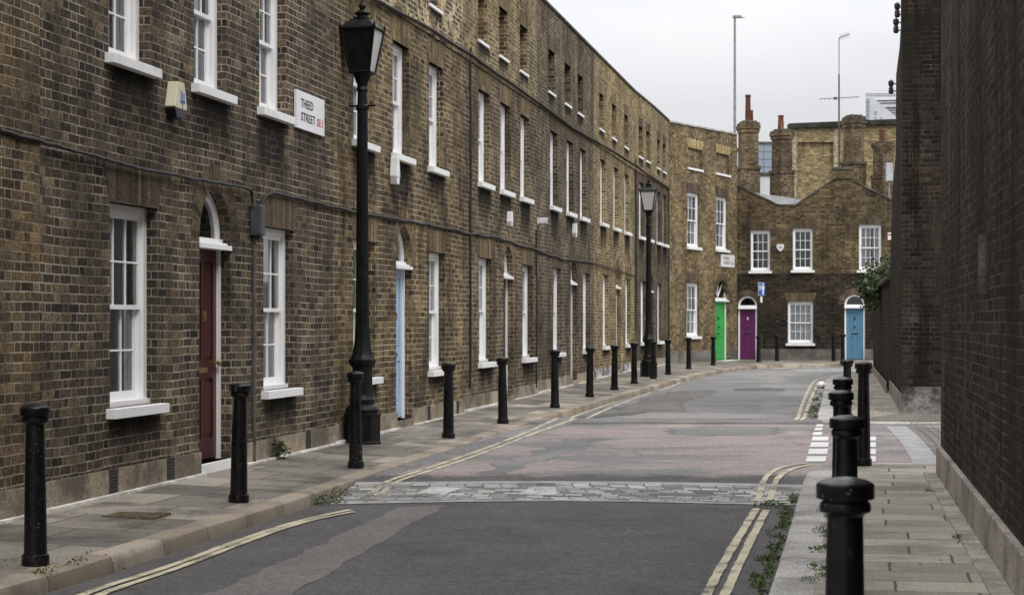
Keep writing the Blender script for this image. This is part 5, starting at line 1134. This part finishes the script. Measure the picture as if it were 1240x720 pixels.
# ------------------------------------------------------------------ plants and litter
def leaves(mb, c, n, rx, ry, h, size, droop=0):
    for _ in range(n):
        a = rnd(0, 6.28); r = math.sqrt(random.random()); x = c[0]+rx*r*math.cos(a); y = c[1]+ry*r*math.sin(a); z = c[2]+rnd(0, h)*(1-.6*r); s = size*rnd(.5, 1.3)
        d = Vector((rnd(-1, 1), rnd(-1, 1), rnd(-.2, 1))).normalized(); e = d.cross(Vector((rnd(-1, 1), rnd(-1, 1), rnd(-1, 1)))).normalized(); o = Vector((x, y, z))
        mb.poly([o, o+d*s*.5+e*s*.28, o+d*s, o+d*s*.5-e*s*.28])
wd = MB()
def clump(px, py, n, r, h, size=.028, z=None):
    p = unp(px, py, True) if z is None else unp(px, py); leaves(wd, p, n, r, r*.8, h, size)
for px, py, n, r, h in ((185, 660, 60, .10, .07), (205, 650, 70, .12, .12), (240, 640, 50, .10, .06), (125, 690, 60, .14, .06), (75, 706, 40, .1, .05), (395, 610, 140, .16, .10), (408, 602, 120, .14, .12), (384, 612, 60, .12, .06), (270, 628, 40, .08, .06), (343, 617, 30, .06, .04), (155, 676, 30, .1, .05), (745, 484, 90, .14, .12), (800, 464, 60, .15, .08), (925, 614, 60, .1, .06), (937, 611, 60, .12, .05)): clump(px, py, n, r, h)
K3 = [unp(x, y, True) for x, y in ((927, 735), (934, 700), (944, 668), (953, 640), (960, 618), (967, 600))]
for _ in range(52):
    t = random.random(); i = int(t*(len(K3)-1)); q = K3[i].lerp(K3[min(i+1, len(K3)-1)], t*(len(K3)-1)-i); q = q+Vector((-abs(random.gauss(0, .045)), rnd(-.1, .1), 0)); leaves(wd, q, int(rnd(8, 60)), rnd(.02, .07), rnd(.03, .09), rnd(.02, .08), .024)
K4 = [unp(x, y, True) for x, y in ((985, 508), (989, 495), (994, 478), (998, 462))]
for _ in range(30):
    t = random.random()*2.99; i = int(t); q = K4[i].lerp(K4[i+1], t-i)+Vector((rnd(-.1, .03), rnd(-.3, .3), 0)); leaves(wd, q, int(rnd(10, 40)), .07, .15, .06, .035)
tag(wd.build('kerb_weeds', M['leaf'], merge=False), 'small green weeds growing in the gutters', 'weeds', kind='stuff')
wd2 = MB()
for px, py, n, r, h in ((98, 682, 60, .06, .07), (88, 684, 40, .05, .05), (60, 693, 60, .07, .05), (46, 694, 40, .06, .03), (110, 670, 20, .05, .02), (994, 620, 50, .05, .05), (991, 645, 80, .06, .07), (987, 668, 90, .07, .06), (984, 690, 90, .07, .06), (982, 705, 90, .08, .06), (998, 598, 40, .05, .04), (1159, 652, 90, .045, .05), (1161, 660, 10, .02, .03), (1125, 595, 40, .05, .02), (1003, 583, 20, .03, .03), (1040, 500, 20, .06, .03)):
    q = unp(px, py); q.z += .004; leaves(wd2, q, int(n*.55), r*.7, r*1.6, h*.8, .02)
for _ in range(60):
    t = random.random(); Y_ = 5+t*14; q = Vector((0, Y_, 0)); x0_ = unp(933, 720).x+(Y_-10.9)*.172; q.x = x0_+.27+rnd(-.03, .05); leaves(wd2, q, int(rnd(5, 30)), .025, .08, rnd(.01, .035), .02)
tag(wd2.build('pavement_weeds', M['leaf'], merge=False), 'weeds sprouting between paving and kerb stones', 'weeds', kind='stuff')
# leafy weed at the wall foot
def wallplant(px, py, n, r, h, label):
    q = unp(px, py)+Vector((0, .05, .05)); rt = empty('wall_plant', q); tag(rt, label, 'plant', 'plants at the foot of the terrace'); m_ = MB(); leaves(m_, (0,0,0), n, r, r*.8, h, .06); m_.build('foliage', M['ivy'], rt, merge=False)
    m_ = MB(); 
    for k in range(6): m_.tube([(rnd(-.04,.04), rnd(-.03,.03), 0), (rnd(-r,r)*.6, rnd(-r,r)*.5, h*.8)], .004, 5)
    m_.build('stem', M['stem'], rt)
wallplant(330, 561, 200, .16, .26, 'bushy green weed at the wall foot beside the conduit'); wallplant(377, 548, 60, .09, .18, 'small green weed at the wall foot left of the nearer lamp post')
# dry leaves
db = MB()
for px, py, n in ((395, 548, 50), (405, 545, 40), (60, 694, 30), (1168, 682, 16), (1095, 600, 10), (190, 612, 16), (350, 566, 20)):
    c_ = unp(px, py)
    for _ in range(n):
        o = c_+Vector((rnd(-.35, .35), rnd(-.3, .3), rnd(.02, .04)+(.04 if px < 600 else 0))); s = rnd(.01, .03); a = rnd(0, 6.3); db.poly([o, o+Vector((s*math.cos(a), s*math.sin(a), .008)), o+Vector((s*math.cos(a+.8), s*math.sin(a+.8), rnd(0,.01)))])
tag(db.build('fallen_leaves', M['debris'], merge=False), 'scattered dry leaves on the pavements', 'leaves', kind='stuff')
# ivy
c0 = Vector((WR2(48.0), 48.0, 2.4)); iv = empty('ivy_bush', c0); tag(iv, 'green ivy bush tumbling over the low garden wall', 'ivy')
m_ = MB()
for _ in range(1700):
    if random.random() < .5:
        v = Vector((random.gauss(0, .45), random.gauss(0, .45), random.gauss(0, .45)))
        if v.length > 1: v.normalize()
        o = Vector((v.x*.46-.0+.12*math.sin(v.y*5), v.y*1.1, v.z*.44+.18+.10*math.sin(v.y*9)))
        if v.x > .2: o.z += .18
    else:
        q_ = abs(random.gauss(0, .42)); o = Vector((rnd(-.52, -.08)*(1-.25*q_), random.gauss(-.1, .45), .15-q_*.85))
        if o.z < -.62: continue
    s = rnd(.05, .12); d = Vector((rnd(-1, .4), rnd(-1, .5), rnd(-1, .5))).normalized(); e = d.cross(Vector((rnd(-1,1), rnd(-1,1), rnd(-1,1)))).normalized()
    m_.poly([o, o+d*s*.4+e*s*.4, o+d*s, o+d*s*.4-e*s*.4])
m_.build('foliage', M['ivy'], iv, merge=False); m_ = MB()
for k in range(7): yk = rnd(-.5, .5); m_.tube([(.38, yk, -2.3), (.36, yk+.1, -.3), (.1+rnd(-.2,.1), rnd(-.6,.6), .25), (rnd(-.4,.2), rnd(-.8,.8), .45)], .014, 5)
m_.build('stem', M['stem'], iv)
# litter bag
q = unp(994.5, 470, True); o = None; m_ = MB(); m_.lathe([(.06, 0), (.11, .03), (.12, .09), (.08, .14), (.03, .16)], 9, rmod=lambda a, z: .18*math.sin(3*a+9*z)); o = m_.build('litter_bag', M['plastic'], None, q, smooth=True); tag(o, 'crumpled white bag lying in the right gutter past the crossing', 'litter')
# drain cover and coal hole in the left pavement
q = unp(165, 628); r_ = empty('grating', q+Vector((0,0,.034)), R(-10)); tag(r_, 'rusty rectangular iron grating set in the left pavement', 'grating'); m_ = MB()
m_.box(-.21, .21, -.19, -.17, -.02, .004); m_.box(-.21, .21, .17, .19, -.02, .004); m_.box(-.21, -.19, -.17, .17, -.02, .004); m_.box(.19, .21, -.17, .17, -.02, .004)
for k in range(8): m_.box(-.175+k*.047, -.155+k*.047, -.17, .17, -.02, .003)
M['rust'] = noisy('rusty_iron', (.09,.075,.05), (.20,.16,.09), 12, .85, .2, .3); m_.build('bars', M['rust'], r_); m_ = MB(); m_.box(-.19, .19, -.17, .17, -.03, -.004); m_.build('pan', M['signk'], r_)
